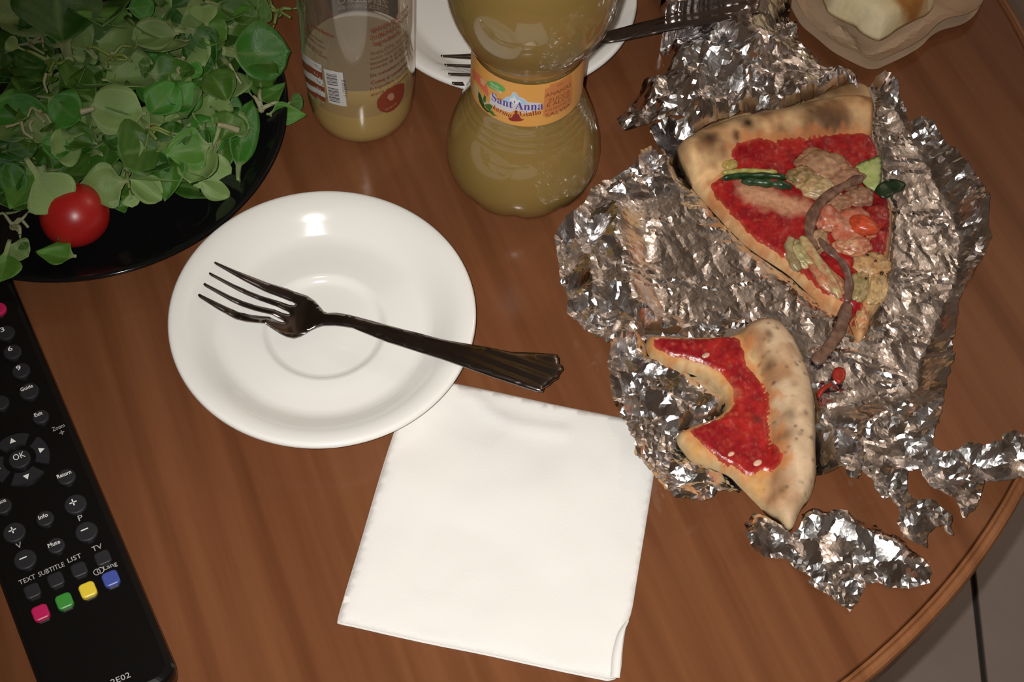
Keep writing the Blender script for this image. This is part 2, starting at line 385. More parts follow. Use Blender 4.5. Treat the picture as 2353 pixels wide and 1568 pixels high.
zt = np.interp(v[:, 0], keys[:, 0], keys[:, 1])
hw = np.interp(v[:, 0], [.06, .09, FL], [.0032, .0036, .0095])
rib = np.where(v[:, 0] > .064, .00028 * np.cos(cross / hw * math.pi * 3) * np.clip((v[:, 0] - .064) / .02, 0, 1), 0)
bowl = .25 * cross ** 2 / .012 * np.clip(1 - np.abs(v[:, 0] - .042) / .016, 0, 1)
ed = dist_line(v, poly, True)
zt2 = zt + rib + bowl * .6 - .0005 * np.exp(-ed / .0004)
V, Fc = slab(v, f, zt2, zt + bowl * .6 - .0013)
fork = tag(empty('fork', (fA.x, fA.y, 0)), 'dark steel fork lying across the small front saucer, ribbed handle over its rim', 'fork')
def m3(V): return np.array([tuple(Vector((fA.x, fA.y, 0)) + ax * a + sd * b + Vector((0, 0, c))) for a, b, c in V])
Vw = m3(V)
cut = .060                                    # head with tines, handle
cen = np.array([V[list(t)][:, 0].mean() for t in Fc])
for nm, keep in (('fork_head', cen <= cut), ('handle', cen > cut)):
    ff = [t for t, k in zip(Fc, keep) if k]; idx = sorted({i for t in ff for i in t}); mp_ = {a: b for b, a in enumerate(idx)}
    obj(nm, Vw[idx], [tuple(mp_[i] for i in t) for t in ff], m_steel, fork)
for ch in fork.children:
    for p in ch.data.polygons: p.use_smooth = True
# the second fork: same pattern, turned, on the far saucer
q0, q1 = G(983, 137, .020), G(1490, 8, .025); d2 = (q1 - q0); ang = math.atan2(d2.y, d2.x) - math.atan2(ax.y, ax.x)
fork2 = tag(empty('fork', (q0.x, q0.y, .0042), ang), 'dark steel fork on the far saucer, its tines showing left of the hourglass bottle', 'fork')
for ch in fork.children:
    c = ch.copy(); COL.objects.link(c); c.parent = fork2

# ------------------------------------------------------------------ napkin
m_nap = pm('white_paper', (.785, .765, .74), .85, spec=.2, bump=.25, bscale=900, bdist=.0004)
nap_px = [(946, 866), (1040, 885), (1120, 901), (1190, 916), (1290, 938), (1430, 965), (1520, 985), (1511, 1040), (1500, 1105), (1480, 1230), (1462, 1340), (1450, 1416), (1438, 1440), (1430, 1490), (1428, 1530), (1422, 1569), (1330, 1551), (1200, 1523), (1100, 1501), (1000, 1482), (900, 1460), (840, 1446), (800, 1437), (777, 1434), (779, 1424), (800, 1352), (830, 1255), (860, 1150), (890, 1050), (912, 985), (930, 920)]
napkin = tag(empty('paper_napkin', G(1150, 1200, 0)), 'folded white paper napkin lying flat under the saucer rim', 'napkin')
def nap_h(v, base):
    c = np.array(G(1150, 1200, 0)[:2]); d = dist_line(v, np.array(GX(nap_px)), True)
    w = .0013 * nz(v, 22, 3.1) + .0009 * nz(v, 55, 9.7)
    crease = .0012 * np.exp(-(dist_line(v, np.array(GX([(1080, 915), (1130, 960), (1190, 985), (1290, 1000)]))) / .004) ** 2)
    fold = .0016 * np.exp(-(dist_line(v, np.array(GX([(850, 1110), (1040, 1120), (1200, 1140), (1400, 1110), (1480, 1080)]))) / .016) ** 2)
    return base + np.clip(w + crease + fold, -.0004, .004) * np.clip(d / .006, .1, 1) 
pl = np.array(GX(nap_px)); pv, pf = tri(smooth_poly(pl, .0022, 1), .0026, .2, 4)
bz = nap_h(pv, .0022) - .0005 * np.exp(-dist_line(pv, pl, True) / .0012)
V, Fc = slab(pv, pf, bz, np.full(len(pv), .0013)); obj('upper_ply', V, Fc, m_nap, napkin)
low = pl.copy(); cc = pl.mean(0); low = cc + (pl - cc) * 1.0 + np.array([-.0006, -.0006])
pv, pf = tri(smooth_poly(low, .003, 1), .004, .2, 5)
V, Fc = slab(pv, pf, .0011 + 0 * pv[:, 0], .0002 + 0 * pv[:, 0]); obj('lower_ply', V, Fc, m_nap, napkin)
V = None
lip = spline([tuple(G(*q)) for q in ((1442, 1424, .0035), (1420, 1450, .0042), (1406, 1500, .004), (1402, 1560, .0034))], 14)  # turned-up corner
lip2 = spline([tuple(G(*q)) for q in ((1447, 1424, .0032), (1434, 1452, .0068), (1428, 1500, .0066), (1424, 1562, .0050))], 14)
W_ = np.vstack([lip, lip2, lip2 - [0, 0, .0006], lip - [0, 0, .0006]]); n = 14; Fc = []
for r in range(4):
    for k in range(n - 1): a = r * n + k; b = ((r + 1) % 4) * n + k; Fc.append((a, a + 1, b + 1, b))
obj('turned_corner', W_, Fc, m_nap, napkin)

# ------------------------------------------------------------------ bottles
def cyl_hit(px, py, c, r):                    # photo point on an upright cylinder -> (angle, height)
    d = (CAMR @ Vector(((px - 1176.5) / F, -(py - 784) / F, -1.0))); o = CAMP - c
    A = d.x ** 2 + d.y ** 2; B = 2 * (o.x * d.x + o.y * d.y); Cc = o.x ** 2 + o.y ** 2 - r * r
    q = max(B * B - 4 * A * Cc, 0); t = (-B - math.sqrt(q)) / (2 * A); h = o + d * t
    return math.atan2(h.x, -h.y), h.z         # angle 0 faces the -y side
def cyl_pt(c, r, s, z): a = s / r; return (c.x + r * math.sin(a), c.y - r * math.cos(a), c.z + z)
def decal(name, pts_px, c, r, m, parent, off, sp=.0012):
    sz = np.array([(lambda a: (a[0] * r, a[1]))(cyl_hit(x, y, c, r)) for x, y in pts_px])
    v, f = tri(resample(sz, sp), sp, .1, 2)
    V = np.array([cyl_pt(c, r + off, s * (r + off) / r, z) for s, z in v]); return obj(name, V, f, m, parent, smooth=False)
def decal_text(name, body, px, py, w, h, c, r, m, parent, off, bold=0.0, slope=0.0, italic=0.0, mirror=False, back=False, arc=0.0, serif=False):
    v, f = text2d(body, bold); v = fit(v, w, h)
    v[:, 0] += italic * v[:, 1]
    v, f = split_long(v, f, .0012)
    if arc: v[:, 1] += arc * v[:, 0] ** 2
    ca, sa = math.cos(slope), math.sin(slope); v = np.c_[v[:, 0] * ca - v[:, 1] * sa, v[:, 0] * sa + v[:, 1] * ca]
    if back: s0, z0 = px, py
    else: a, z0 = cyl_hit(px, py, c, r); s0 = a * r
    V = np.array([cyl_pt(c, r + off, (s0 + x) * (r + off) / r, z0 + y) for x, y in v]); return obj(name, V, f, m, parent, smooth=False)
m_pet = clear_plastic('clear_plastic', (.97, .97, .95), .035)
m_pet_film = clear_plastic('printed_film', (.93, .91, .88), .06, .10, (.50, .43, .38))
m_drink_y = pm('cloudy_yellow_drink', (.265, .172, .052), .32, spec=.25, var=.05, vscale=14, sss=.15)
m_drink_l = pm('cloudy_lemon_drink', (.46, .325, .12), .35, spec=.25, var=.07, vscale=18, sss=.15)
m_surface = pm('drink_surface', (.30, .235, .145), .12, spec=.5)
m_cap = pm('orange_cap', (.7, .2, .03), .4)
# --- hourglass bottle
B2 = Vector(G(1197, 393, 0)); 
prof2 = [(.0001, .0050), (.012, .0045), (.020, .0015), (.0265, .0002), (.0310, .0012), (.0350, .0048), (.0375, .0100), (.0387, .0160), (.0388, .0215), (.0380, .0285), (.0362, .0365), (.0340, .0435), (.0318, .0495), (.0312, .0508), (.0306, .0520), (.0306, .0530), (.0297, .0545), (.0293, .0556), (.0293, .0566), (.0284, .0580), (.0280, .0592), (.0280, .0602), (.0272, .0620), (.0268, .0640), (.0265, .0660), (.0265, .0800), (.0265, .0960), (.0270, .0985), (.0290, .1020), (.0325, .1080), (.0360, .1160), (.0384, .1250), (.0394, .1340), (.0394, .1420), (.0384, .1520), (.0355, .1640), (.0305, .1760), (.0240, .1870), (.0175, .1960), (.0140, .2030), (.0132, .2100)]
def petal(r, z, a):
    if z < .0135 and r > .015: r *= 1 - .085 * (1 - z / .0135) * (.5 + .5 * math.cos(10 * (a + math.pi / 2 + .06))) ** 3
    return r
hb = tag(empty('hourglass_bottle', B2), 'hourglass plastic bottle of cloudy yellow drink with an orange waist label', 'bottle')
V, Fc = lathe(prof2, 96, petal); obj('bottle_shell', V, Fc, m_pet, hb, local=True)
V, Fc = lathe([(max(r - .0006, .0001), z + .0004) for r, z in prof2[:-6]] + [(.0302, .1760), (.0001, .1762)], 72, petal); obj('drink', V, Fc, m_drink_y, hb, local=True)
V, Fc = lathe([(.0148, .2080), (.0150, .2085), (.0150, .2210), (.0142, .2222), (.0001, .2222)], 48); obj('bottle_cap', V, Fc, m_cap, hb, local=True)
m_lab = pm('orange_label', (.74, .36, .085), .35, spec=.4, var=.06, vscale=50)
m_lab2 = pm('deep_orange_print', (.62, .22, .06), .4)
m_blue = pm('blue_print', (.075, .050, .32), .4); m_whi = pm('white_print', (.80, .79, .80), .4); m_brick = pm('dark_red_print', (.26, .025, .02), .4)
m_brown = pm('brown_print', (.24, .075, .022), .4); m_grn = pm('green_print', (.12, .40, .075), .4); m_sky = pm('pale_blue_print', (.42, .60, .78), .4)
m_leafp = pm('leaf_print', (.045, .16, .025), .4); m_leafd = pm('dark_leaf_print', (.018, .06, .018), .4); m_peach = pm('peach_print', (.74, .17, .09), .4); m_peach2 = pm('pale_peach_print', (.72, .40, .22), .4)
m_cream = pm('cream_print', (.60, .47, .24), .4)
RL = .0268; V, Fc = lathe([(RL, .0668), (RL, .075), (RL, .085), (RL, .0958)], 96); lab = obj('waist_label', V, Fc, m_lab, hb, local=True)
z5 = lambda L: [(1040 + x / 6.92, 130 + y / 6.92) for x, y in L]
D2 = lambda nm, L, m, off: decal(nm, z5(L), B2, RL, m, lab, off)
D2('printed_panel', [(1470, 510), (1540, 490), (1550, 440), (1640, 420), (1780, 350), (1890, 270), (1905, 500), (1890, 740), (1800, 830), (1660, 890), (1500, 950), (1440, 950), (1445, 800)], m_lab2, .00006)
D2('printed_fruit', [(318, 190), (345, 210), (400, 270), (440, 300), (500, 360), (545, 440), (560, 520), (575, 600), (560, 640), (520, 590), (470, 520), (420, 450), (370, 380), (330, 360)], m_peach, .00006)
D2('printed_fruit', [(440, 330), (500, 360), (530, 420), (505, 470), (450, 420)], m_peach2, .00010)
D2('printed_fruit', [(330, 400), (400, 470), (440, 560), (520, 680), (600, 730), (610, 800), (540, 800), (440, 720), (370, 620), (335, 520)], m_cream, .00006)
for L, mm in (([(415, 545), (455, 610), (490, 720), (520, 800), (440, 740), (410, 640)], m_leafd), ([(510, 605), (535, 640), (530, 720), (500, 730), (485, 670)], m_leafp), ([(515, 760), (590, 750), (640, 790), (600, 860), (540, 820)], m_leafp), ([(420, 700), (480, 760), (540, 830), (600, 880), (560, 890), (480, 810)], m_leafd), ([(560, 820), (640, 870), (680, 930), (725, 950), (650, 940), (590, 890)], m_leafp)):
    D2('printed_leaf', L, mm, .00014)
D2('printed_badge', [(690 + 148 * math.cos(a) - 14 * math.sin(a), 474 + 62 * math.sin(a) + 62 * math.cos(a)) for a in np.linspace(0, 2 * math.pi, 26)[:-1]], m_grn, .0001)
D2('printed_halo', [(600, 640), (610, 590), (660, 585), (690, 620), (700, 690), (800, 690), (850, 640), (920, 630), (960, 560), (1010, 570), (1060, 640), (1130, 660), (1200, 720), (1400, 735), (1425, 800), (1400, 840), (1250, 880), (1100, 900), (1070, 860), (960, 860), (930, 890), (800, 850), (650, 780), (590, 740)], pm('halo_print', (.66, .62, .66), .4), .0001)
D2('printed_mountain', [(800, 690), (850, 650), (920, 640), (985, 570), (1030, 600), (1070, 660), (1130, 680), (1200, 740), (1080, 760), (920, 750)], m_sky, .00016)
D2('printed_mountain', [(900, 700), (935, 650), (960, 660), (980, 610), (1000, 660), (1030, 700), (1060, 680), (1100, 730), (1000, 755), (930, 740)], m_whi, .0002)
DT = lambda nm, body, x, y, w, h, m, **k: decal_text(nm, body, 1040 + x / 6.92, 130 + y / 6.92, w, h, B2, RL, m, lab, .00026, **k)
DT('printed_word', '\U0001D412\U0001D41A\U0001D427\U0001D42D\u2019\U0001D400\U0001D427\U0001D427\U0001D41A', 1010, 828, .0250, .0056, m_blue, bold=.0)
DT('printed_word', '\U0001D48C\U0001D482\U0001D493\U0001D48E\U0001D482', 780, 905, .0098, .0036, m_brick, bold=.0, slope=-.10)
DT('printed_word', '\U0001D406\U0001D422\U0001D41A\U0001D425\U0001D425\U0001D428', 1240, 938, .0098, .0036, m_brick, bold=.0, slope=.14)
DT('printed_word', 'SENZA', 672, 470, .0052, .0014, m_whi, slope=-.10); DT('printed_word', 'GLUTINE', 690, 530, .0062, .0014, m_whi, slope=-.10)
for body, x, y, w, h in (('CON', 1705, 455, .003, .0012), ('ANANAS', 1690, 575, .0140, .0027), ('ZUCCA', 1700, 665, .0120, .0027), ('E ALOE', 1690, 735, .0125, .0027), ('E ESTRATTO DI', 1690, 800, .0140, .0016), ('SALVIA', 1685, 890, .0140, .0027)):
    DT('printed_word', body, x, y, w, h, m_brown, slope=.02, bold=.004)
# the little sitting figure: head, torso and crossed legs in one flat print
D2('printed_figure', [(1010 + 25 * math.cos(a), 876 + 27 * math.sin(a)) for a in np.linspace(0, 2 * math.pi, 16)[:-1]], m_brick, .00026)
D2('printed_figure', [(1000, 898), (1022, 898), (1055, 915), (1072, 955), (1095, 985), (1140, 990), (1120, 1010), (1060, 1025), (960, 1025), (905, 1005), (885, 965), (935, 970), (950, 950), (970, 912)], m_brick, .00026)
# --- straight bottle
B1 = Vector(G(832, 252, 0)); R1 = .0279
prof1 = [(.0001, .0040), (.014, .0035), (.019, .0006), (.0215, 0), (.0235, .0008), (.0255, .0035), (.0268, .0085), (.0274, .0150), (.0277, .0230), (R1, .0320), (R1, .075), (R1, .118), (.0272, .128), (.0250, .139), (.0210, .150), (.0165, .159), (.0140, .166), (.0132, .176), (.0132, .182)]
sb = tag(empty('straight_bottle', B1), 'straight clear bottle of cloudy lemon drink printed in dark red, beside the salad plate', 'bottle')
V, Fc = lathe(prof1, 96); obj('bottle_shell', V, Fc, m_pet, sb, local=True)
LV = .0445
V, Fc = lathe([(max(r - .0007, .0001), z + .0004) for r, z in prof1 if z < .035] + [(R1 - .0008, LV - .0004), (R1 - .0012, LV)], 72); obj('drink', V, Fc, m_drink_l, sb, local=True)
V, Fc = lathe([(R1 - .0012, LV), (R1 - .004, LV - .0003), (.0001, LV - .0004)], 72); obj('drink_surface', V, Fc, m_surface, sb, local=True)
m_foam = pm('pale_foam', (.46, .42, .38), .5, bump=.3, bscale=1500)
V, Fc = tube([(B1.x + (R1 - .0022) * math.sin(a), B1.y - (R1 - .0022) * math.cos(a), LV) for a in np.linspace(math.pi - .62, math.pi + .62, 40)], [.0004 + .0013 * math.sin(x * math.pi) ** .6 for x in np.linspace(0.02, .98, 40)], 8, .8)
obj('foam_rim', V, Fc, m_foam, sb)
V, Fc = lathe([(.0148, .178), (.0150, .1785), (.0150, .194), (.0142, .195), (.0001, .195)], 48); obj('bottle_cap', V, Fc, m_brick, sb, local=True)
RF = R1 + .0002
V, Fc = lathe([(RF, .0262), (RF, .05), (RF, .08), (RF, .113)], 96); film = obj('printed_sleeve', V, Fc, m_pet_film, sb, local=True)
for p in film.data.polygons: pass
z4 = lambda L: [(660 + x / 4.613, y / 4.613) for x, y in L]
D1 = lambda nm, L, m, off: decal(nm, z4(L), B1, RF, m, film, off)
m_red1 = pm('rust_print', (.235, .045, .022), .45); m_grey1 = pm('grey_print', (.10, .075, .07), .5); m_wh1 = pm('white_block', (.62, .60, .60), .45); m_bar = pm('barcode_bar', (.06, .05, .055), .5); m_rusttext = pm('faded_rust_print', (.20, .060, .030), .5)
m_patch = pm('dark_film_print', (.060, .045, .04), .5)
rows = [((130, 505), (230, 610), (365, 690), (365, 770), (240, 690), (150, 600)), ((152, 612), (240, 700), (368, 772), (372, 845), (260, 780), (165, 690)), ((168, 700), (262, 785), (378, 850), (388, 925), (280, 860), (182, 780)), ((185, 790), (282, 870), (392, 930), (397, 980), (300, 920), (195, 850)), ((198, 855), (300, 930), (400, 985), (405, 1036), (310, 985), (212, 920)), ((214, 925), (312, 995), (404, 1040), (404, 1080), (310, 1040), (240, 985))]
for k, L in enumerate(rows): D1('table_row', L, m_wh1 if k % 2 == 0 else m_red1, .00004)
for k, (x, y, b_) in enumerate(((318, 700, '189 kJ'), (318, 790, '2,3 g'), (345, 870, '9,8 g'), (350, 945, '0,2 g'), (350, 1000, '0,2 g'), (350, 1052, '0,01 g'))):
    decal_text('printed_word', b_, 660 + x / 4.613, y / 4.613 + 3, .0046, .0016, B1, RF, m_grey1 if k % 2 == 0 else m_wh1, film, .00010, slope=-.12)
D1('barcode', [(385, 728), (480, 752), (588, 772), (610, 950), (632, 1130), (540, 1115), (440, 1085), (412, 900)], m_wh1, .00004)
for k in range(22):
    if k in (9, 10): continue
    y = 772 + k * 13.6; x = 412 + (k * 13.6) * .125; th = (5, 8, 4, 9, 6)[k % 5]
    D1('barcode_bar', [(x, y), (x + 112, y + 22), (x + 113, y + 22 + th), (x + 1, y + th)], m_bar, .0001)
decal_text('printed_word', '8 050327 1', 660 + 585 / 4.613, 930 / 4.613, .0115, .0022, B1, RF, m_bar, film, .0001, slope=-math.pi / 2 + .05)
for body, x, y, w, h, mm, bo in (('perfetto', 400, 345, .0120, .0026, m_red1, .012), ('servito ben', 300, 385, .0130, .0021, m_rusttext, .004), ('freddo, con', 320, 450, .0135, .0021, m_rusttext, .004), ('ghiaccio e', 300, 500, .0125, .0021, m_rusttext, .004), ('menta o soda', 330, 552, .0150, .0021, m_rusttext, .004),):
    decal_text('printed_word', body, 660 + (x - 40) / 4.613, y / 4.613, w, h, B1, RF, mm, film, .00006, bold=bo, slope=-.06)
for body, x, y, w, h, mm, bo in (('BEVANDA ANALCOLICA', 1120, 245, .0240, .0030, m_red1, .014), ('DI LIMONE E ZENZERO', 1120, 320, .0245, .0030, m_red1, .014), ('Ingredienti:', 1060, 430, .0150, .0030, m_red1, .012), ('Acqua (71%), zucchero,', 1110, 490, .0235, .0024, m_rusttext, .003), ('succo concentrato di', 1110, 545, .0235, .0024, m_rusttext, .003), ('limone e polpa di', 1110, 600, .0235, .0024, m_rusttext, .003), ('scorza di arancia.', 1110, 650, .0235, .0024, m_rusttext, .003), ('Da consumarsi entro', 1110, 730, .0235, .0025, m_rusttext, .006), ('Come si conserva:', 1105, 815, .0225, .0028, m_red1, .012), ('In frigorifero, una volta', 1110, 875, .0235, .0025, m_rusttext, .006), ('aperta va consumata', 1110, 935, .0230, .0025, m_rusttext, .006)):
    decal_text('printed_word', body, 660 + x / 4.613, y / 4.613, w, h, B1, RF, mm, film, .00006, bold=bo, slope=.03)
D1('printed_drop', [(948, 1090), (960, 1050), (1000, 1000), (1060, 950), (1140, 905), (1205, 880), (1240, 885), (1240, 960), (1225, 1030), (1190, 1100), (1130, 1165), (1060, 1195), (990, 1180), (955, 1140)], m_red1, .00006)
D1('printed_cup', [(1065, 1010), (1095, 985), (1125, 990), (1135, 1030), (1110, 1065), (1080, 1060), (1060, 1035)], pm('cup_print', (.42, .22, .14), .5), .00012)
decal_text('printed_word', 'macè', 660 + 1105 / 4.613, 1140 / 4.613, .0070, .0022, B1, RF, pm('faint_print', (.42, .22, .14), .5), film, .00012, slope=.12)
# the front of the sleeve seen from inside, far wall: its words read backwards
zb = .0490
for body, w, h, dz, mm in (('ZENZERO', .0270, .0048, .0010, pm('pale_print', (.48, .44, .42), .5)), ("SCORZA D'ARANCIA", .0270, .0028, -.0030, pm('pale_print_small', (.40, .36, .34), .5))):
    decal_text('printed_word', body, math.pi * RF, zb + dz, w, h, B1, RF, mm, film, .0001, bold=.012, back=True)
zz = [(math.pi * RF + x, zb + y) for x, y in ((-.017, -.0042), (.017, -.0042), (.019, .002), (.019, .030), (-.019, .030), (-.019, .002))]
v, f = tri(resample(zz, .002), .002, .1, 2); obj('front_print', [cyl_pt(B1, RF + .0002, s, z) for s, z in v], f, m_patch, film, smooth=False)

# ------------------------------------------------------------------ remote control
HT = .017
ra, rb_ = G(40, 670, HT), G(405, 1530, HT); up = Vector((ra.x - rb_.x, ra.y - rb_.y, 0)).normalized(); rt = Vector((up.y, -up.x, 0))
RW, RLn = .0530, .236
ro = Vector((rb_.x, rb_.y, 0)) - rt * (RW / 2) + Vector((0, 0, 0)); ro = ro - up * .0045
remote = tag(empty('remote_control', ro, math.atan2(up.y, up.x) - math.pi / 2), 'glossy black television remote control with white lettering and four coloured keys', 'remote control')
m_rem = pm('black_gloss', (.0055, .0052, .005), .16, spec=.38); m_key = pm('rubber_key', (.020, .020, .023), .5, spec=.3); m_ink = pm('white_ink', (.88, .88, .88), .5); m_ink2 = pm('grey_ink', (.46, .46, .46), .5)
def rl(px, py, z=HT): d = G(px, py, z) - ro; return (d.dot(rt), d.dot(up))
base = rrect((0, RLn / 2), RW, RLn, .0075, 7); n = len(base); c_ = np.array((0, RLn / 2)); lay = []
for z, ins in ((.0, .0035), (.002, .0012), (.006, .0002), (.012, 0), (.0150, .0003), (.0164, .0012), (.0170, .0032)):
    b = np.array(base); s = np.array([(RW / 2 - ins) / (RW / 2), (RLn / 2 - ins) / (RLn / 2)]); lay.append(np.c_[c_ + (b - c_) * s, np.full(n, z)])
V = np.vstack(lay); Fc = [tuple(range(n))[::-1]]
for i in range(6):
    for k in range(n): a, b = i * n + k, i * n + (k + 1) % n; Fc.append((a, b, b + n, a + n))
obj('casing', V, Fc + [tuple(6 * n + k for k in range(n))], m_rem, remote, local=True, smooth=False)
KZ = HT + .0018
def key(px, py, r, shape='round', m=None, h=.0018, name='key'):
    c = rl(px, py, HT + h)
    p = circle2(c, r) if shape == 'round' else rrect(c, r * 2, r * 2, r * .5) if shape == 'square' else shape
    V, Fc = prism2(p, h + .0005, .0007, HT - .0005); return obj(name, V, Fc, m or m_key, remote, local=True, smooth=False)
def ink(body, px, py, w, par, h=None, m=None, bold=.008, z=KZ, slope=0.0):
    v, f = text2d(body, bold); lo, hi = v.min(0), v.max(0); v = fit(v, w, h); v[:, 1] -= (v[:, 1].min() + v[:, 1].max()) / 2
    cx, cy = rl(px, py, z); ca, sa = math.cos(slope), math.sin(slope)
    V = [(cx + x * ca - y * sa, cy + x * sa + y * ca, z + .00008) for x, y in v]
    return obj('lettering', V, f, m or m_ink, par, local=True, smooth=False)
def shape_ink(pts, px, py, par, z=KZ, m=None):
    cx, cy = rl(px, py, z); return obj('lettering', [(cx + x, cy + y, z + .00008) for x, y in pts], [tuple(range(len(pts)))], m or m_ink, par, local=True, smooth=False)
pink = pm('pink_key', (.50, .012, .10), .4); green = pm('green_key', (.045, .27, .04), .4); yellow = pm('yellow_key', (.80, .60, .045), .4); blue = pm('blue_key', (.055, .085, .36), .4)
tag(key(-4, 709, .0036, m=pink), 'pink power key')
for b_, x, y, lx, ly in (('3', 13, 764, 5, 758), ('6', 28, 808, 23, 802), ('9', 48, 851, 42.5, 846)):
    ink(b_, lx, ly, .0021 if b_ != '3' else .002, key(x, y, .0041), .0026)
for b_, x, y, lx, ly, w, r in (('Guide', 66.5, 898, 61, 891.5, .0056, .0044), ('Exit', 93, 957, 88, 952, .0036, .0037), ('Return', 152, 1095, 147, 1090.5, .0062, .0040), ('Option', 5, 1162, -3, 1157, .0062, .0040), ('Info', 103, 1191, 99, 1187, .0040, .0038), ('Mute', 128, 1253, 124, 1250, .0052, .0038)):
    ink(b_, lx, ly, w, key(x, y, r), .0020, bold=.012)
key(0, 925, .0040)
for x, y, s, lx, ly in ((172.8, 1158, '+', 168, 1155), (198, 1221, '-', 194, 1217.5), (32, 1223, '+', 28.4, 1219), (57, 1285, '-', 53, 1283)):
    k = key(x, y, .0048); L_, t_ = .0016, .00028
    shape_ink([(-L_, -t_), (L_, -t_), (L_, t_), (-L_, t_)], lx, ly, k)
    if s == '+': shape_ink([(-t_, -L_), (t_, -L_), (t_, L_), (-t_, L_)], lx, ly, k)
okc = rl(44.5, 1054, HT + .002)
ink('OK', 43.5, 1048.5, .0052, key(44.5, 1054, .0048, h=.002), .0032, bold=.0, z=HT + .002)
def sector(a0, a1, r0, r1):
    p = [(r0 * math.cos(a), r0 * math.sin(a)) for a in np.linspace(a0, a1, 9)] + [(r1 * math.cos(a), r1 * math.sin(a)) for a in np.linspace(a1, a0, 13)]
    return np.array([(okc[0] + x, okc[1] + y) for x, y in p])
def sect_key(a):
    V2 = sector(math.radians(a - 36), math.radians(a + 36), .0070, .0130); n = len(V2); c = np.array((okc[0] + .010 * math.cos(math.radians(a)), okc[1] + .010 * math.sin(math.radians(a))))
    top = c + (V2 - c) * .93; V = np.vstack([np.c_[V2, np.full(n, HT - .0005)], np.c_[V2, np.full(n, HT + .0013)], np.c_[top, np.full(n, HT + .0018)]]); Fc = []
    for i in range(2):
        for k in range(n): q, b = i * n + k, i * n + (k + 1) % n; Fc.append((b, q, q + n, b + n))
    for k in range(0, 8):
        kk = 9 + 12 - k * 12 // 8; k2 = 9 + 12 - (k + 1) * 12 // 8
        Fc.append(tuple(2 * n + j for j in ([k + 1, k] + list(range(kk, k2 - 1, -1)))))
    return obj('direction_key', V, Fc, m_key, remote, local=True, smooth=False), c
for a in (90, 0, 270, 180):
    k, c = sect_key(a); r = math.radians(a); s = .0014
    pts = [(c[0] + x * math.cos(r) - y * math.sin(r), c[1] + x * math.sin(r) + y * math.cos(r), KZ + .0001) for x, y in ((s, 0), (-s * .8, s), (-s * .8, -s))]
    obj('lettering', pts, [(0, 1, 2)], m_ink, k, local=True, smooth=False)
SZ = HT
for b_, x, y, w, h, mm in (('Zoom', 134, 982.5, .0056, .0022, m_ink2), ('P', 185, 1190.5, .0020, .0028, m_ink2), ('V', 43.5, 1254, .0024, .0028, m_ink2), ('TV', 223, 1259, .0044, .0025, m_ink2), ('LIST', 171, 1283, .0060, .0023, m_ink2), ('SUBTITLE', 118, 1309, .0112, .0023, m_ink2), ('TEXT', 62.5, 1332.5, .0070, .0023, m_ink2), ('Lang', 253.5, 1302, .0058, .0022, m_ink2), ('2E02', 277, 1560, .0080, .0026, m_ink2)):
    ink(b_, x, y, w, remote, h, m=mm, bold=.003, z=SZ)
for pts in ([(-.0011, -.0002), (.0011, -.0002), (.0011, .0002), (-.0011, .0002)], [(-.0002, -.0011), (.0002, -.0011), (.0002, .0011), (-.0002, .0011)]): shape_ink(pts, 142, 994.5, remote, SZ, m_ink2)
for dx in (-.0008, .0008):
    c = rl(227, 1313.5, SZ); V = [(c[0] + dx + r * math.cos(a), c[1] + r * math.sin(a), SZ + .0001) for r in (.0015, .0012) for a in np.linspace(0, 2 * math.pi, 21)[:-1]]
    obj('lettering', V, [(k, (k + 1) % 20, 20 + (k + 1) % 20, 20 + k) for k in range(20)], m_ink2, remote, local=True, smooth=False)
for x, y in ((235.5, 1281), (181, 1308), (127.5, 1331.5), (73.5, 1357.5)): key(x, y, .0033, 'square')
for x, y, mm, nm in ((92.4, 1407, pink, 'pink key'), (147, 1380.5, green, 'green key'), (201, 1354.5, yellow, 'yellow key'), (254, 1328.5, blue, 'blue key')):
    tag(key(x, y, .0034, 'square', mm, .0022, 'coloured_key'), nm)

# ------------------------------------------------------------------ aluminium foil
def foil_mat(name, tint=(.92, .895, .895), rough=.18, bs=.25):
    m, t, b = mat(name); N = t.nodes; L = t.links
    b.inputs['Base Color'].default_value = (*tint, 1); b.inputs['Metallic'].default_value = 1; b.inputs['Roughness'].default_value = rough
    tc = N.new('ShaderNodeTexCoord'); vo = N.new('ShaderNodeTexVoronoi'); vo.feature = 'DISTANCE_TO_EDGE'; vo.inputs['Scale'].default_value = 190
    n = N.new('ShaderNodeTexNoise'); n.inputs['Scale'].default_value = 330; n.inputs['Detail'].default_value = 3
    L.new(tc.outputs['Object'], vo.inputs['Vector']); L.new(tc.outputs['Object'], n.inputs['Vector'])
    ad = N.new('ShaderNodeMath'); ad.operation = 'MULTIPLY_ADD'; ad.inputs[1].default_value = .5
    mn = N.new('ShaderNodeMath'); mn.operation = 'MINIMUM'; mn.inputs[1].default_value = .12; L.new(vo.outputs['Distance'], mn.inputs[0])
    L.new(n.outputs['Fac'], ad.inputs[0]); L.new(mn.outputs[0], ad.inputs[2])
    bp = N.new('ShaderNodeBump'); bp.inputs['Strength'].default_value = bs; bp.inputs['Distance'].default_value = .0006
    L.new(ad.outputs[0], bp.inputs['Height']); L.new(bp.outputs[0], b.inputs['Normal'])
    return m
m_foil = foil_mat('aluminium_foil')
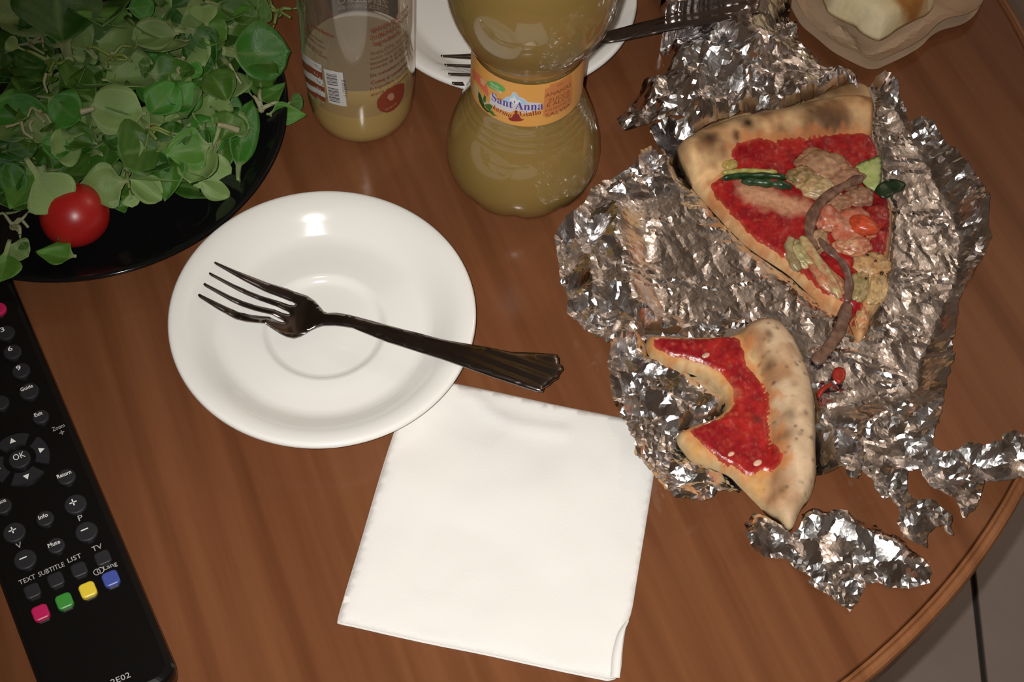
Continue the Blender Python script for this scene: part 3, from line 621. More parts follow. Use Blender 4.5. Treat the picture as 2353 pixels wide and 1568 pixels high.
def facet_layer(v, spacing, amp, seed):       # folded-sheet heights: linear between scattered points
    r = np.random.default_rng(seed); lo, hi = v.min(0) - spacing * 2, v.max(0) + spacing * 2
    nx, ny = int((hi[0] - lo[0]) / spacing) + 1, int((hi[1] - lo[1]) / spacing) + 1
    gx, gy = np.meshgrid(np.linspace(lo[0], hi[0], nx), np.linspace(lo[1], hi[1], ny)); P = np.stack([gx.ravel(), gy.ravel()], 1) + r.uniform(-.45, .45, (nx * ny, 2)) * spacing
    h = r.uniform(-amp, amp, len(P))
    q, _, ff, *_ = delaunay_2d_cdt([Vector(p * 100) for p in P], [], [], 0, 1e-6); q = np.array([tuple(a) for a in q]) / 100
    out = np.zeros(len(v))
    for t in ff:
        a, b, c = q[t[0]], q[t[1]], q[t[2]]
        m = (v[:, 0] >= min(a[0], b[0], c[0])) & (v[:, 0] <= max(a[0], b[0], c[0])) & (v[:, 1] >= min(a[1], b[1], c[1])) & (v[:, 1] <= max(a[1], b[1], c[1]))
        if not m.any(): continue
        w = v[m]; d = (b[1] - c[1]) * (a[0] - c[0]) + (c[0] - b[0]) * (a[1] - c[1])
        l0 = ((b[1] - c[1]) * (w[:, 0] - c[0]) + (c[0] - b[0]) * (w[:, 1] - c[1])) / d; l1 = ((c[1] - a[1]) * (w[:, 0] - c[0]) + (a[0] - c[0]) * (w[:, 1] - c[1])) / d; l2 = 1 - l0 - l1
        k = (l0 >= -1e-9) & (l1 >= -1e-9) & (l2 >= -1e-9); idx = np.where(m)[0][k]
        out[idx] = l0[k] * h[t[0]] + l1[k] * h[t[1]] + l2[k] * h[t[2]]
    return out
def foil(name, px, zbase, s, amps, seed, calm=None, lift=None, wob=.0003, zmin=.0008, m=None, cap=None, floor_=None):
    """amps: coarse, middle, fine; calm(v) in 0..1 flattens; lift(v, edge distance) is the broad shape."""
    pl = resample(GX(px, zbase), s, True, wob, seed); v, f = tri(pl, s, .38, seed)
    e = dist_line(v, pl, True); k = np.ones(len(v)) if calm is None else calm(v)
    r = np.random.default_rng(seed + 5); soft = np.clip(.5 + 1.3 * nz(v, 45, seed), .12, 1)
    z = facet_layer(v, .017, amps[0], seed + 1) * k + facet_layer(v, .0078, amps[1], seed + 2) * (k * .93 + .07) + facet_layer(v, .0036, amps[2], seed + 3) * soft * (k * .9 + .1) + r.uniform(-1, 1, len(v)) * .00004
    z = z + (lift(v, e) if lift else zbase)
    z = np.maximum(z, zmin + r.uniform(0, .0006, len(v)))
    if cap is not None: z = np.minimum(z, cap(v))
    if floor_ is not None: z = np.maximum(z, floor_(v) + r.uniform(0, .0006, len(v)))
    return obj(name, np.c_[v, z], f, m or m_foil, smooth=False), v, z
calm_poly = np.array(GX([(1440, 470), (1600, 420), (1960, 260), (2060, 240), (2150, 400), (2220, 560), (2200, 690), (2110, 900), (1960, 960), (1880, 940), (1700, 760), (1560, 760), (1460, 720), (1420, 600)]))
def calm_main(v):
    d = dist_line(v, calm_poly, True); ins = inside(calm_poly, v); return np.where(ins, np.clip(.38 - d / .014, .06, 1), np.clip(.38 + d / .014, 0, 1))
gr = (G(1500, 600) - G(1900, 560)); gd = np.array((gr.x, gr.y)) / math.hypot(gr.x, gr.y); gn = np.array((-gd[1], gd[0]))
press = np.array(GX([(1580, 335), (1679, 262), (1839, 215), (1980, 172), (2020, 200), (2012, 290), (2036, 400), (2062, 470), (2050, 600), (1990, 772), (1950, 725), (1853, 650), (1701, 532), (1574, 388)], .006)); press2 = np.array(GX([(1485, 758), (1605, 762), (1767, 726), (1810, 765), (1858, 900), (1858, 1100), (1826, 1196), (1800, 1206), (1682, 1088), (1585, 1052), (1552, 985), (1660, 945), (1672, 905), (1640, 868), (1560, 838), (1490, 812)], .006))
def under(v): 
    a = np.where(inside(press, v), 0, dist_line(v, press, True)); b = np.where(inside(press2, v), 0, dist_line(v, press2, True)); return np.clip(np.minimum(a, b) / .006, 0, 1)
def lift_main(v, e):
    k = calm_main(v); w = v @ gn; n1 = nz(np.c_[v @ gd * .30 + .004 * nz(v, 40, 2.0), w + .003 * nz(v, 45, 7.0)], 105, 8.0, 2); n2 = nz(np.c_[v @ gd, w * .35], 95, 3.0, 2); n3 = nz(v, 55, 6.0)
    wr = .00135 * np.clip(1 - np.abs(n1) * 4.2, 0, 1) ** 1.3 * np.clip(.45 + n3 * 2.0, .0, 1.2) + .0007 * np.clip(1 - np.abs(n2) * 5.0, 0, 1) ** 1.3 * np.clip(.25 - n3 * 1.8, 0, 1) + .00012 * nz(np.c_[v @ gd * .4, w], 420, 9.0, 2)
    wall = np.array(GX([(1420, 520), (1425, 640), (1470, 760), (1520, 820)])); up_ = .011 * np.exp(-(dist_line(v, wall) / .010) ** 2)
    lob = .007 * np.exp(-e / .010) * np.clip(k * 1.6, .15, 1)
    return .0026 + (wr * (1 - k) + up_ + lob + .003 * k) * (.25 + .75 * under(v))
main_px = [(1274, 554), (1285, 535), (1326, 506), (1355, 455), (1387, 423), (1451, 401), (1467, 380), (1492, 366), (1524, 378), (1496, 352), (1486, 325), (1500, 298), (1530, 284), (1590, 286), (1650, 290), (1800, 268), (1900, 240), (1980, 215), (2008, 188), (2030, 190), (2055, 215), (2070, 238), (2080, 262), (2088, 286), (2110, 282), (2135, 295), (2160, 325), (2190, 370), (2205, 398), (2221, 415), (2236, 432), (2250, 480), (2262, 530), (2270, 560), (2258, 592), (2240, 625), (2218, 662), (2203, 690), (2192, 712), (2190, 760), (2178, 800), (2174, 850), (2165, 890), (2160, 940), (2145, 985), (2134, 1012), (2138, 1034), (2165, 1042), (2198, 1040), (2209, 1031), (2232, 1031), (2246, 1046), (2283, 1040), (2289, 1027), (2318, 1023), (2360, 1034), (2420, 1030), (2425, 1120), (2390, 1136), (2350, 1134), (2335, 1120), (2303, 1123), (2252, 1123), (2246, 1134), (2240, 1166), (2223, 1195), (2199, 1214), (2192, 1192), (2180, 1166), (2140, 1140), (2120, 1112), (2104, 1096), (2077, 1103), (2080, 1134), (2095, 1160), (2135, 1169), (2149, 1192), (2173, 1209), (2170, 1232), (2178, 1256), (2165, 1254), (2152, 1229), (2135, 1234), (2118, 1252), (2117, 1284), (2090, 1262), (2063, 1240), (2056, 1217), (2055, 1186), (2032, 1163), (2000, 1140), (1994, 1116), (1972, 1096), (1962, 1120), (1950, 1116), (1930, 1092), (1880, 1095), (1830, 1060), (1760, 1085), (1706, 1112), (1702, 1130), (1672, 1148), (1640, 1150), (1612, 1176), (1586, 1181), (1545, 1165), (1520, 1135), (1498, 1104), (1470, 1078), (1453, 1058), (1457, 1030), (1440, 990), (1420, 950), (1404, 905), (1395, 850), (1398, 815), (1370, 805), (1330, 780), (1302, 740), (1296, 690), (1284, 620), (1277, 580)]
o, *_ = foil('foil_sheet', main_px, .004, .0015, (.0070, .0040, .0008), 11, calm_main, lift_main, floor_=lambda v: np.where(inside(np.array(GX(nap_px)), v), .0068, -1), cap=lambda v: .0024 + np.where(inside(press, v), 0, np.where(inside(press2, v), 0, 1)) * np.minimum(np.minimum(dist_line(v, press, True), dist_line(v, press2, True)) * 2.0, .05))
tag(o, 'large wrinkled aluminium foil sheet spread under both pieces of pizza', 'foil')
strip_px = [(1710, 1200), (1729, 1183), (1752, 1192), (1806, 1217), (1818, 1225), (1840, 1206), (1843, 1180), (1866, 1174), (1897, 1183), (1917, 1174), (1949, 1174), (1966, 1192), (2015, 1203), (2029, 1229), (2064, 1240), (2095, 1265), (2120, 1286), (2138, 1312), (2137, 1340), (2106, 1342), (2080, 1345), (2046, 1343), (2023, 1332), (1992, 1332), (1992, 1349), (1977, 1375), (1957, 1399), (1943, 1389), (1923, 1372), (1889, 1349), (1857, 1332), (1866, 1317), (1829, 1295), (1811, 1277), (1766, 1274), (1723, 1260), (1711, 1237)]
o, *_ = foil('torn_foil_strip', strip_px, .005, .0014, (.0055, .0042, .0010), 23, None, lambda v, e: .0065 - .003 * np.exp(-e / .003), zmin=.0010)
tag(o, 'torn crumpled strip of foil below the bitten crust, nearest the table edge', 'foil')
heap_px = [(1420, 251), (1438, 221), (1468, 189), (1485, 164), (1536, 151), (1553, 128), (1561, 117), (1549, 96), (1536, 91), (1523, 70), (1525, 57), (1506, 47), (1480, 40), (1490, 20), (1519, 0), (1530, -70), (1640, -110), (1780, -80), (1815, -20), (1823, 13), (1844, 32), (1846, 45), (1822, 52), (1842, 66), (1867, 94), (1887, 128), (1905, 136), (1940, 132), (1966, 158), (1982, 184), (1950, 194), (1900, 208), (1850, 226), (1815, 242), (1787, 262), (1755, 252), (1725, 250), (1690, 264), (1650, 278), (1624, 288), (1600, 300), (1587, 304), (1578, 280), (1528, 274), (1464, 287), (1438, 279)]
def lift_heap(v, e): return .012 + .014 * (1 - np.exp(-e / .014)) - .004 * np.exp(-e / .004)
o, *_ = foil('crumpled_foil', heap_px, .016, .0016, (.0115, .0060, .0010), 37, None, lift_heap, zmin=.0012, floor_=lambda v: np.where(dist_line(v, np.array(GX([(1470, 14), (1600, -16), (1760, -60)], .026))) < .011, .0335, -1))
tag(o, 'crumpled heap of foil between the hourglass bottle and the paper bag', 'foil')

# ------------------------------------------------------------------ pizza
m_dough = pm('baked_dough', (.6, .4, .2), .72, attr=True, spec=.25, var=.10, vscale=260, bump=.35, bscale=420, bdist=.0006, sss=.0)
m_sauce = pm('tomato_sauce', (.4, .04, .03), .27, attr=True, spec=.5, var=.22, vscale=380, bump=.5, bscale=620, bdist=.0005)
m_top = pm('cooked_vegetable', (.4, .3, .2), .33, attr=True, spec=.5, var=.20, vscale=330, bump=.35, bscale=520, bdist=.0005)
def mixc(a, b, t): t = np.clip(t, 0, 1)[:, None]; return np.asarray(a) * (1 - t) + np.asarray(b) * t
def blob(name, px, py, z, size, yaw, colfn, parent, seed, rough=.22, m=None, sub=3):
    bm = bmesh.new(); bmesh.ops.create_icosphere(bm, subdivisions=sub, radius=1.0)
    V = np.array([tuple(q.co) for q in bm.verts]); Fc = [tuple(q.index for q in t.verts) for t in bm.faces]; bm.free()
    k = 1 + rough * nz(V, 1.3, seed) + rough * .5 * nz(V, 3.1, seed + 4); k = k + rough * .35 * nz(V, 7.0, seed + 8); V = V * k[:, None]; cols = colfn(V) * (1 + .5 * nz(V, 6.0, seed + 2, 2))[:, None]
    V = V * np.array(size); c, s = math.cos(yaw), math.sin(yaw); V = np.c_[V[:, 0] * c - V[:, 1] * s, V[:, 0] * s + V[:, 1] * c, V[:, 2]]
    return obj(name, V + np.array(G(px, py, z)) , Fc, m or m_top, parent, cols=cols)
def ribbon(name, px, zs, w, th, col, col2, parent, seed, n=28, m=None, edge=None):
    P = spline([tuple(G(x, y, z)) for (x, y), z in zip(px, zs)], n); t = np.linspace(0, 1, n)
    r = w * (np.interp(t, [0, .08, .9, 1], [.45, 1, 1, .5]) * (1 + .38 * nz(np.c_[t * 7, t * 0], 1, seed)))
    V, Fc = tube(P, r, 12, th / w); k = np.tile(np.arange(12), n); u = np.abs(np.cos(2 * math.pi * k / 12))
    cols = mixc(col, col2, .5 + 1.3 * nz(V, 320, seed, 2)); 
    if edge is not None: cols = mixc(cols, edge, np.clip((u - .62) * 4, 0, 1))
    return obj(name, V, Fc, m or m_top, parent, cols=cols)
def const(c1, c2, s=1.5, k=.9, seed=0): return lambda V: mixc(c1, c2, .5 + k * nz(V, s, seed))
# --- the slice with toppings
sl_px = [(1556, 332), (1572, 312), (1603, 286), (1640, 268), (1679, 254), (1715, 244), (1750, 236), (1795, 234), (1839, 222), (1870, 208), (1902, 195), (1930, 184), (1955, 178), (1980, 178), (1998, 184), (2010, 199), (2013, 222), (2009, 245), (2005, 270), (2006, 297), (2016, 312), (2025, 330), (2031, 360), (2032, 390), (2034, 418), (2048, 440), (2058, 465), (2057, 500), (2056, 530), (2050, 565), (2047, 600), (2040, 640), (2033, 677), (2022, 697), (2009, 712), (2004, 735), (1996, 753), (1986, 766), (1977, 768), (1966, 745), (1956, 715), (1944, 706), (1930, 697), (1905, 690), (1885, 674), (1853, 645), (1821, 614), (1785, 590), (1750, 568), (1722, 548), (1701, 527), (1672, 498), (1647, 471), (1627, 448), (1607, 427), (1590, 404), (1574, 382), (1562, 360)]
ZS = .0105
slice_ = tag(empty('pizza_slice', (*G(1850, 450, .0)[:2], .0033)), 'large pizza slice with tomato, vegetables and a charred crust, on the foil', 'pizza')
poly_s = smooth_poly(GX(sl_px, ZS), .0012, 1)
rim_s = np.array(GX([(1585, 345), (1640, 315), (1700, 292), (1760, 278), (1830, 265), (1900, 248), (1960, 240), (1990, 240)], .018))
chars = [(1716, 291, .0040, 1), (1692, 317, .0026, .95), (1628, 327, .0046, .85), (1640, 320, .003, .5), (1590, 300, .004, .35), (1748, 238, .005, .55), (1700, 268, .006, .35), (1890, 205, .006, .5), (1960, 190, .008, .30), (1870, 270, .009, .55), (1910, 275, .008, .55), (1945, 278, .006, .4), (1800, 300, .005, .3), (1760, 268, .006, .25), (1820, 250, .007, .25), (2006, 235, .003, .35), (1655, 272, .006, .4), (1600, 318, .004, .4), (1665, 335, .004, .25), (1780, 245, .006, .4), (1850, 222, .006, .35), (1925, 192, .005, .4), (1860, 300, .005, .35), (1925, 292, .006, .35), (1740, 312, .004, .3), (1985, 186, .006, .35)]
def top_s(v):
    d = dist_line(v, poly_s, True); b = .0033 + .0068 * (1 - np.exp(-d / .0016)) + .0006 * nz(v, 120, 1.0, 2)
    r = dist_line(v, rim_s); w = .0125
    h = .0033 + .0165 * np.sqrt(np.clip(1 - (r / w) ** 2, 0, 1)) * np.clip(.35 + d / .004, 0, 1) ** .5 + .0013 * nz(v, 75, 6.0, 2)
    return np.where(r < w, np.maximum(b, h), b)
v, f = tri(poly_s, .0014, .15, 6); zt = top_s(v)
tan, cream, brown = np.array((.58, .32, .145)), np.array((.74, .48, .245)), np.array((.20, .075, .025))
c = mixc(tan, cream, .5 + 1.1 * nz(v, 60, 4.0, 3)); c = mixc(c, brown, np.clip(1.3 * nz(v, 75, 12.0, 3) - .02, 0, .75) * (dist_line(v, rim_s) < .013))
for x, y, r, a in chars:
    g = np.array(G(x, y, .017)[:2]); dd = np.linalg.norm(v - g, axis=1) * (1 + .35 * nz(v, 330, x * .1)); c = mixc(c, (.035, .016, .010), a * np.exp(-(dd / r) ** 2) * 1.05)
sauce_px = [(1676, 350), (1720, 333), (1790, 328), (1860, 316), (1930, 305), (2004, 302), (2014, 325), (2022, 350), (2024, 385), (2030, 425), (2046, 455), (2050, 500), (2046, 560), (2030, 600), (2000, 630), (1985, 690), (1990, 745), (1975, 756), (1962, 725), (1938, 688), (1900, 676), (1862, 645), (1826, 606), (1772, 572), (1728, 544), (1694, 508), (1666, 472), (1638, 446), (1630, 418), (1665, 400), (1690, 390), (1682, 370)]
sau = np.array(GX(sauce_px, ZS)); so = np.where(inside(sau, v), -1, 1) * dist_line(v, sau, True)
c = mixc(c, (.54, .20, .07), np.clip(.9 - (so + .0045 * nz(v, 210, 2.2, 3)) / .0036, 0, .7))
V, Fc = slab(v, f, zt, np.full(len(v), .0026)); obj('dough', V, Fc, m_dough, slice_, cols=np.vstack([c, np.tile(cream, (len(v), 1))]))
def sauce(name, px, z, topfn, parent, seed, patches=(), bits=()):
    pl = smooth_poly(GX(px, z), .0011, 1); r = np.random.default_rng(seed); pl = pl + .0009 * np.stack([nz(pl, 260, seed, 2), nz(pl, 260, seed + 9, 2)], 1)
    v, f = tri(pl, .0012, .2, seed); e = dist_line(v, pl, True); zz = topfn(v) - .0003 + .0011 * np.clip(e / .0022, 0, 1) + (.00035 * nz(v, 420, seed, 2)) * np.clip(e / .002, 0, 1)
    n1 = nz(v, 130, seed + 1.5, 3); n2 = nz(v, 420, seed + 3.5, 2)
    c = mixc((.25, .007, .012), (.38, .018, .016), .5 + 1.2 * n1); c = mixc(c, (.50, .12, .06), np.clip(n2 * 1.1 - .28, 0, .7)); c = mixc(c, (.48, .10, .045), np.clip(1 - e / .0022, 0, 1) * .7)
    for x, y, r_, col, a in patches:
        g = np.array(G(x, y, z)[:2]); dd = np.linalg.norm(v - g, axis=1) * (1 + .5 * nz(v, 200, x * .3, 2)); c = mixc(c, col, np.clip(1.5 - dd / r_, 0, 1) * a)
    return obj(name, np.c_[v, zz], f, m_sauce, parent, cols=c)
pk = (.58, .30, .17)
sauce('tomato_sauce', sauce_px, ZS, top_s, slice_, 31, [(1720, 440, .0060, pk, .9), (1750, 452, .0060, pk, .9), (1785, 463, .0060, pk, .9), (1820, 474, .0055, pk, .85), (1850, 480, .0045, pk, .7), (2035, 510, .006, (.16, .008, .012), .9), (2030, 470, .006, (.20, .01, .012), .9), (1700, 410, .004, pk, .5)])
dg_, yg = (.010, .030, .010), (.30, .27, .06)
ribbon('courgette_strip', [(1655, 412), (1700, 404), (1760, 404), (1812, 410)], [.0118] * 4, .0016, .0022, dg_, (.02, .055, .015), slice_, 2)
ribbon('courgette_strip', [(1700, 416), (1750, 420), (1800, 426), (1822, 432)], [.0122, .0125, .0125, .012], .0020, .0022, (.014, .04, .014), (.03, .075, .03), slice_, 3)
ribbon('courgette_flesh', [(1655, 398), (1720, 393), (1790, 396)], [.0112] * 3, .0014, .0016, yg, (.42, .36, .12), slice_, 4)
blob('courgette_piece', 1678, 378, .0112, (.0042, .0030, .0014), .3, const((.36, .25, .06), (.50, .36, .12), 2.2, .9, 3), slice_, 5)
sz = G(1995, 398, .0125); v4 = smooth_poly(GX([(1958, 384), (2000, 366), (2026, 358), (2026, 400), (2022, 436), (2004, 440), (1978, 416)], .0125), .0012, 1); vv, ff = tri(v4, .0018, .2, 3)
dk = dist_line(vv, np.array(GX([(1958, 382), (2000, 365), (2027, 357), (2027, 400), (2023, 438)], .0125)))
cc_ = mixc(mixc((.36, .42, .13), (.46, .50, .20), .5 + nz(vv, 200, 2.0)), (.02, .05, .012), np.clip(1.6 - dk / .0011, 0, 1)); V, Fc = slab(vv, ff, .0136 + .0004 * nz(vv, 150, 1.0), np.full(len(vv), .0116)); obj('courgette_slice', V, Fc, m_top, slice_, cols=np.vstack([cc_, cc_]))
e1, e2 = (.30, .155, .085), (.42, .26, .13)
for k, (x, y, z, s, yw, ca, cb) in enumerate([(1890, 378, .0128, (.0140, .0098, .0040), -.15, (.33, .155, .085), (.42, .24, .13)), (1840, 405, .0135, (.0072, .0060, .0034), .4, e2, (.16, .12, .04)), (1880, 432, .0138, (.0100, .0068, .0034), -.3, e2, (.50, .36, .17)), (1945, 412, .0132, (.0090, .0060, .0030), .5, e1, (.40, .20, .12)), (1975, 450, .0130, (.0075, .0060, .0032), .2, (.36, .20, .12), (.28, .12, .07)),
    (1925, 470, .0128, (.0080, .0050, .0026), .4, e1, (.45, .22, .13)), (1905, 500, .0136, (.0068, .0085, .0034), .2, (.46, .10, .055), (.52, .25, .15)), (1955, 520, .0128, (.0120, .0105, .0040), -.4, (.44, .10, .05), (.52, .22, .13)), (1960, 565, .0128, (.0095, .0060, .0034), .1, (.46, .13, .07), (.55, .30, .17)), (2010, 500, .0120, (.0080, .0070, .0030), .4, (.22, .012, .014), (.34, .03, .02)), (1870, 560, .0126, (.0060, .0100, .0030), -.7, (.36, .20, .11), (.45, .30, .15)),
    (1845, 585, .0118, (.0052, .0098, .0026), .75, (.34, .29, .13), (.44, .35, .17)), (1900, 640, .0118, (.0052, .0110, .0024), .8, (.46, .13, .06), (.50, .28, .15)), (2000, 610, .0118, (.0085, .0075, .0026), .2, (.50, .33, .15), (.44, .22, .10)), (2015, 660, .0112, (.0055, .0100, .0024), -.25, (.55, .37, .18), (.46, .28, .12)), (1975, 660, .0116, (.0050, .0095, .0028), -.3, (.45, .31, .15), (.25, .20, .08)), (1980, 730, .0085, (.0034, .0068, .0026), -.2, (.48, .16, .07), (.56, .36, .18))]):
    blob('cooked_vegetable', x, y, z, s, yw, const(ca, cb, 2.6, 1.2, k * 1.7), slice_, k * 3.1 + 1, .30, sub=4)
blob('tomato_chunk', 1985, 518, .0165, (.0078, .0056, .0036), -.35, const((.58, .10, .035), (.50, .05, .02), 1.6, .9, 3), slice_, 51, .14, m=m_sauce)
on1, on2 = (.115, .055, .038), (.24, .130, .080)
ribbon('onion_strip', [(1990, 402), (1950, 422), (1905, 445), (1872, 480), (1858, 520), (1860, 555), (1885, 580)], [.0165, .0172, .0172, .0165, .0155, .0152, .0150], .0027, .0009, on1, on2, slice_, 6, 40)
ribbon('onion_strip', [(1878, 545), (1905, 575), (1935, 600), (1950, 630), (1952, 660), (1946, 700)], [.0152, .0150, .0148, .0146, .0142, .0120], .0023, .0009, on1, (.17, .10, .075), slice_, 7, 36)
ribbon('onion_strip', [(1838, 540), (1852, 560), (1876, 595), (1902, 630), (1925, 672), (1932, 692)], [.0150, .0150, .0142, .0135, .0122, .0108], .0026, .0018, (.46, .38, .18), (.40, .16, .08), slice_, 8, 36)
ribbon('onion_strip', [(1820, 545), (1812, 565), (1818, 595), (1838, 625)], [.0125, .0128, .0124, .0115], .0024, .0018, (.25, .17, .08), (.34, .26, .13), slice_, 9, 26)
ribbon('onion_strip', [(1948, 690), (1942, 725), (1928, 765), (1900, 805), (1868, 838)], [.0122, .0095, .0072, .0058, .0050], .0031, .0010, (.115, .058, .040), (.19, .105, .07), slice_, 10, 36)
# dark wilted leaf that hangs over the right edge
lf = smooth_poly(GX([(2008, 440), (2018, 425), (2038, 415), (2062, 418), (2082, 424), (2076, 440), (2055, 446), (2042, 458), (2026, 460), (2016, 450)], .014), .0010, 1); vv, ff = tri(lf, .0014, .2, 3)
zl = .0150 + .0012 * nz(vv, 200, 1.0); cl = mixc((.008, .020, .008), (.016, .038, .012), .5 + nz(vv, 300, 2.0)); V, Fc = slab(vv, ff, zl, zl - .0008); obj('wilted_leaf', V, Fc, m_top, slice_, cols=np.vstack([cl, cl]))
for k, (x, y, r) in enumerate([(1993, 586, .0010), (2026, 628, .0012), (1990, 640, .0009), (1870, 555, .0011), (2012, 600, .0008)]): blob('burnt_speck', x, y, .0146, (r, r * .8, r * .5), k, const((.03, .014, .009), (.05, .02, .012)), slice_, k + 70, .2, sub=2)
# --- bitten crust
cr_px = [(1489, 762), (1515, 763), (1542, 764), (1607, 766), (1650, 765), (1686, 762), (1705, 748), (1731, 738), (1767, 731), (1800, 741), (1819, 769), (1835, 806), (1851, 830), (1861, 863), (1871, 902), (1876, 932), (1872, 964), (1875, 990), (1871, 1029), (1875, 1071), (1873, 1110), (1864, 1140), (1843, 1162), (1832, 1191), (1822, 1211), (1806, 1204), (1796, 1188), (1770, 1175), (1754, 1156), (1738, 1140), (1725, 1127), (1702, 1104), (1682, 1082), (1647, 1066), (1608, 1053), (1588, 1046), (1575, 1028), (1559, 1006), (1557, 985), (1588, 970), (1627, 957), (1656, 944), (1670, 928), (1671, 908), (1660, 889), (1640, 870), (1608, 850), (1562, 837), (1526, 827), (1500, 813), (1485, 786)]
crust = tag(empty('pizza_crust', (*G(1750, 950, 0)[:2], .0033)), 'bitten piece of pizza crust with plain tomato sauce, at the front of the foil', 'pizza')
poly_c = smooth_poly(GX(cr_px, .009), .0012, 1)
rim_c = np.array(GX([(1768, 758), (1795, 790), (1812, 840), (1822, 890), (1832, 940), (1834, 1000), (1834, 1060), (1826, 1110), (1812, 1150), (1808, 1185)], .018))
def top_c(v):
    d = dist_line(v, poly_c, True); b = .0033 + .0062 * (1 - np.exp(-d / .0016)) + .0005 * nz(v, 120, 3.0, 2)
    r = dist_line(v, rim_c); g = np.array(G(1810, 1200, .01)[:2]); w = np.interp(np.linalg.norm(v - g, axis=1), [0, .03], [.006, .0125])
    h = .0033 + 1.35 * w * np.sqrt(np.clip(1 - (r / w) ** 2, 0, 1)) * np.clip(.4 + d / .004, 0, 1) ** .5 + .0012 * nz(v, 80, 2.0, 2)
    return np.where(r < w, np.maximum(b, h), b)
v, f = tri(poly_c, .0014, .15, 8); zt = top_c(v)
fl_, gold = np.array((.62, .44, .28)), np.array((.56, .30, .10)); rr = dist_line(v, rim_c)
c = mixc(gold, (.66, .46, .24), .5 + 1.0 * nz(v, 90, 4.0, 3)); c = mixc(c, mixc(fl_, (.40, .215, .105), .42 + 1.5 * nz(v, 65, 7.0, 3)), np.clip((.0125 - rr) / .004, 0, 1))
c = mixc(c, (.045, .03, .022), np.clip(nz(v, 520, 21.0, 2) * 2.6 - 1.15, 0, .9) * (rr < .012)); c = mixc(c, (.62, .46, .26), np.clip(1 - dist_line(v, poly_c, True) / .0022, 0, 1) * .7)
for x, y, r, a in ((1762, 770, .0022, .55), (1766, 780, .002, .5), (1771, 835, .0024, .6), (1764, 842, .002, .5), (1764, 775, .0012, .7), (1823, 890, .0016, .5), (1812, 953, .0022, .6), (1818, 965, .0025, .5), (1835, 1005, .0014, .7), (1850, 955, .0014, .7), (1800, 1120, .0016, .6), (1865, 1010, .001, .7), (1846, 1165, .0012, .6), (1800, 1000, .005, .25)):
    g = np.array(G(x, y, .017)[:2]); c = mixc(c, (.09, .045, .018), a * np.exp(-(np.linalg.norm(v - g, axis=1) / r) ** 2))
sc_px = [(1497, 770), (1560, 774), (1620, 772), (1688, 767), (1710, 790), (1712, 830), (1735, 858), (1762, 895), (1770, 930), (1770, 980), (1778, 1030), (1800, 1068), (1790, 1085), (1750, 1085), (1722, 1096), (1690, 1076), (1660, 1060), (1620, 1030), (1590, 1000), (1578, 985), (1620, 968), (1660, 954), (1684, 930), (1684, 900), (1670, 872), (1644, 850), (1612, 834), (1570, 824), (1528, 812), (1500, 796)]
sau = np.array(GX(sc_px, .010)); so = np.where(inside(sau, v), -1, 1) * dist_line(v, sau, True); c = mixc(c, (.56, .21, .065), np.clip(.9 - (so + .0045 * nz(v, 210, 8.2, 3)) / .0034, 0, .7))
V, Fc = slab(v, f, zt, np.full(len(v), .0026)); obj('dough', V, Fc, m_dough, crust, cols=np.vstack([c, np.tile((.60, .46, .28), (len(v), 1))]))
sauce('tomato_sauce', sc_px, .010, top_c, crust, 43, [(1740, 800, .003, pk, .5), (1690, 900, .003, pk, .25), (1738, 965, .0022, (.10, .02, .012), .8)])
for x, y, r in ((1622, 817, .0022), (1741, 1064, .0024), (1680, 1044, .0018)): blob('pale_seed', x, y, .0108, (r, r * .62, .0006), .6, const((.62, .36, .25), (.66, .42, .30)), crust, x, .1, sub=2)
m_smear = pm('sauce_smear', (.30, .022, .012), .3)
for lbl, px in (('red smear of sauce on the foil, right of the bitten crust', [(1914, 850), (1928, 846), (1942, 852), (1942, 872), (1930, 884), (1918, 876), (1912, 866)]), ('thin orange streak of sauce on the foil beside the bitten crust', [(1876, 900), (1892, 890), (1910, 880), (1914, 884), (1896, 896), (1884, 916), (1878, 914)])):
    vv, ff = tri(smooth_poly(GX(px, .0045), .0008, 1), .001, .2, 2); zs = .0058 + .0006 * nz(vv, 300, 1.0); V, Fc = slab(vv, ff, zs, zs - .003); tag(obj('sauce_drop', V, Fc, m_smear), lbl, 'sauce')

# ------------------------------------------------------------------ bread in its paper bag
m_bag = pm('brown_paper', (.50, .345, .225), .75, spec=.2, var=.10, vscale=45, bump=.25, bscale=180, bdist=.0008, trans=.12)
bag_px = [(1838, 22), (1847, 35), (1880, 61), (1917, 93), (1945, 108), (1972, 122), (2013, 140), (2058, 120), (2094, 103), (2129, 82), (2148, 59), (2176, 42), (2211, 35), (2235, 26), (2263, 0), (2290, -80), (2200, -160), (1950, -150), (1850, -90), (1815, -20)]
bag = tag(empty('paper_bag', (*G(2040, 0, 0)[:2], .0008)), 'open brown paper bag behind the foil with a bread piece on it', 'bag')
pl = smooth_poly(GX(bag_px, .010), .002, 1); v, f = tri(pl, .003, .3, 4); e = dist_line(v, pl, True)
fold = np.array(GX([(1972, 122), (1962, 78), (1930, 55)], .01)); fold2 = np.array(GX([(1972, 122), (2060, 95), (2140, 40)], .01))
z = .007 + .0042 * nz(v, 28, 3.0) + .0022 * facet_layer(v, .02, 1, 5) + .0025 * np.exp(-dist_line(v, fold) / .003) - .002 * np.exp(-dist_line(v, fold2) / .003) + .004 * np.exp(-e / .006)
z = np.maximum(z, .0022); V, Fc = slab(v, f, z, z - .0006); obj('upper_sheet', V, Fc, m_bag, bag, smooth=False)
cc = pl.mean(0); pl2 = cc + (pl - cc) * .985; v, f = tri(resample_even(pl2, .003), .005, .3, 4); V, Fc = slab(v, f, np.full(len(v), .0014), np.full(len(v), .0008)); obj('lower_sheet', V, Fc, m_bag, bag, smooth=False)
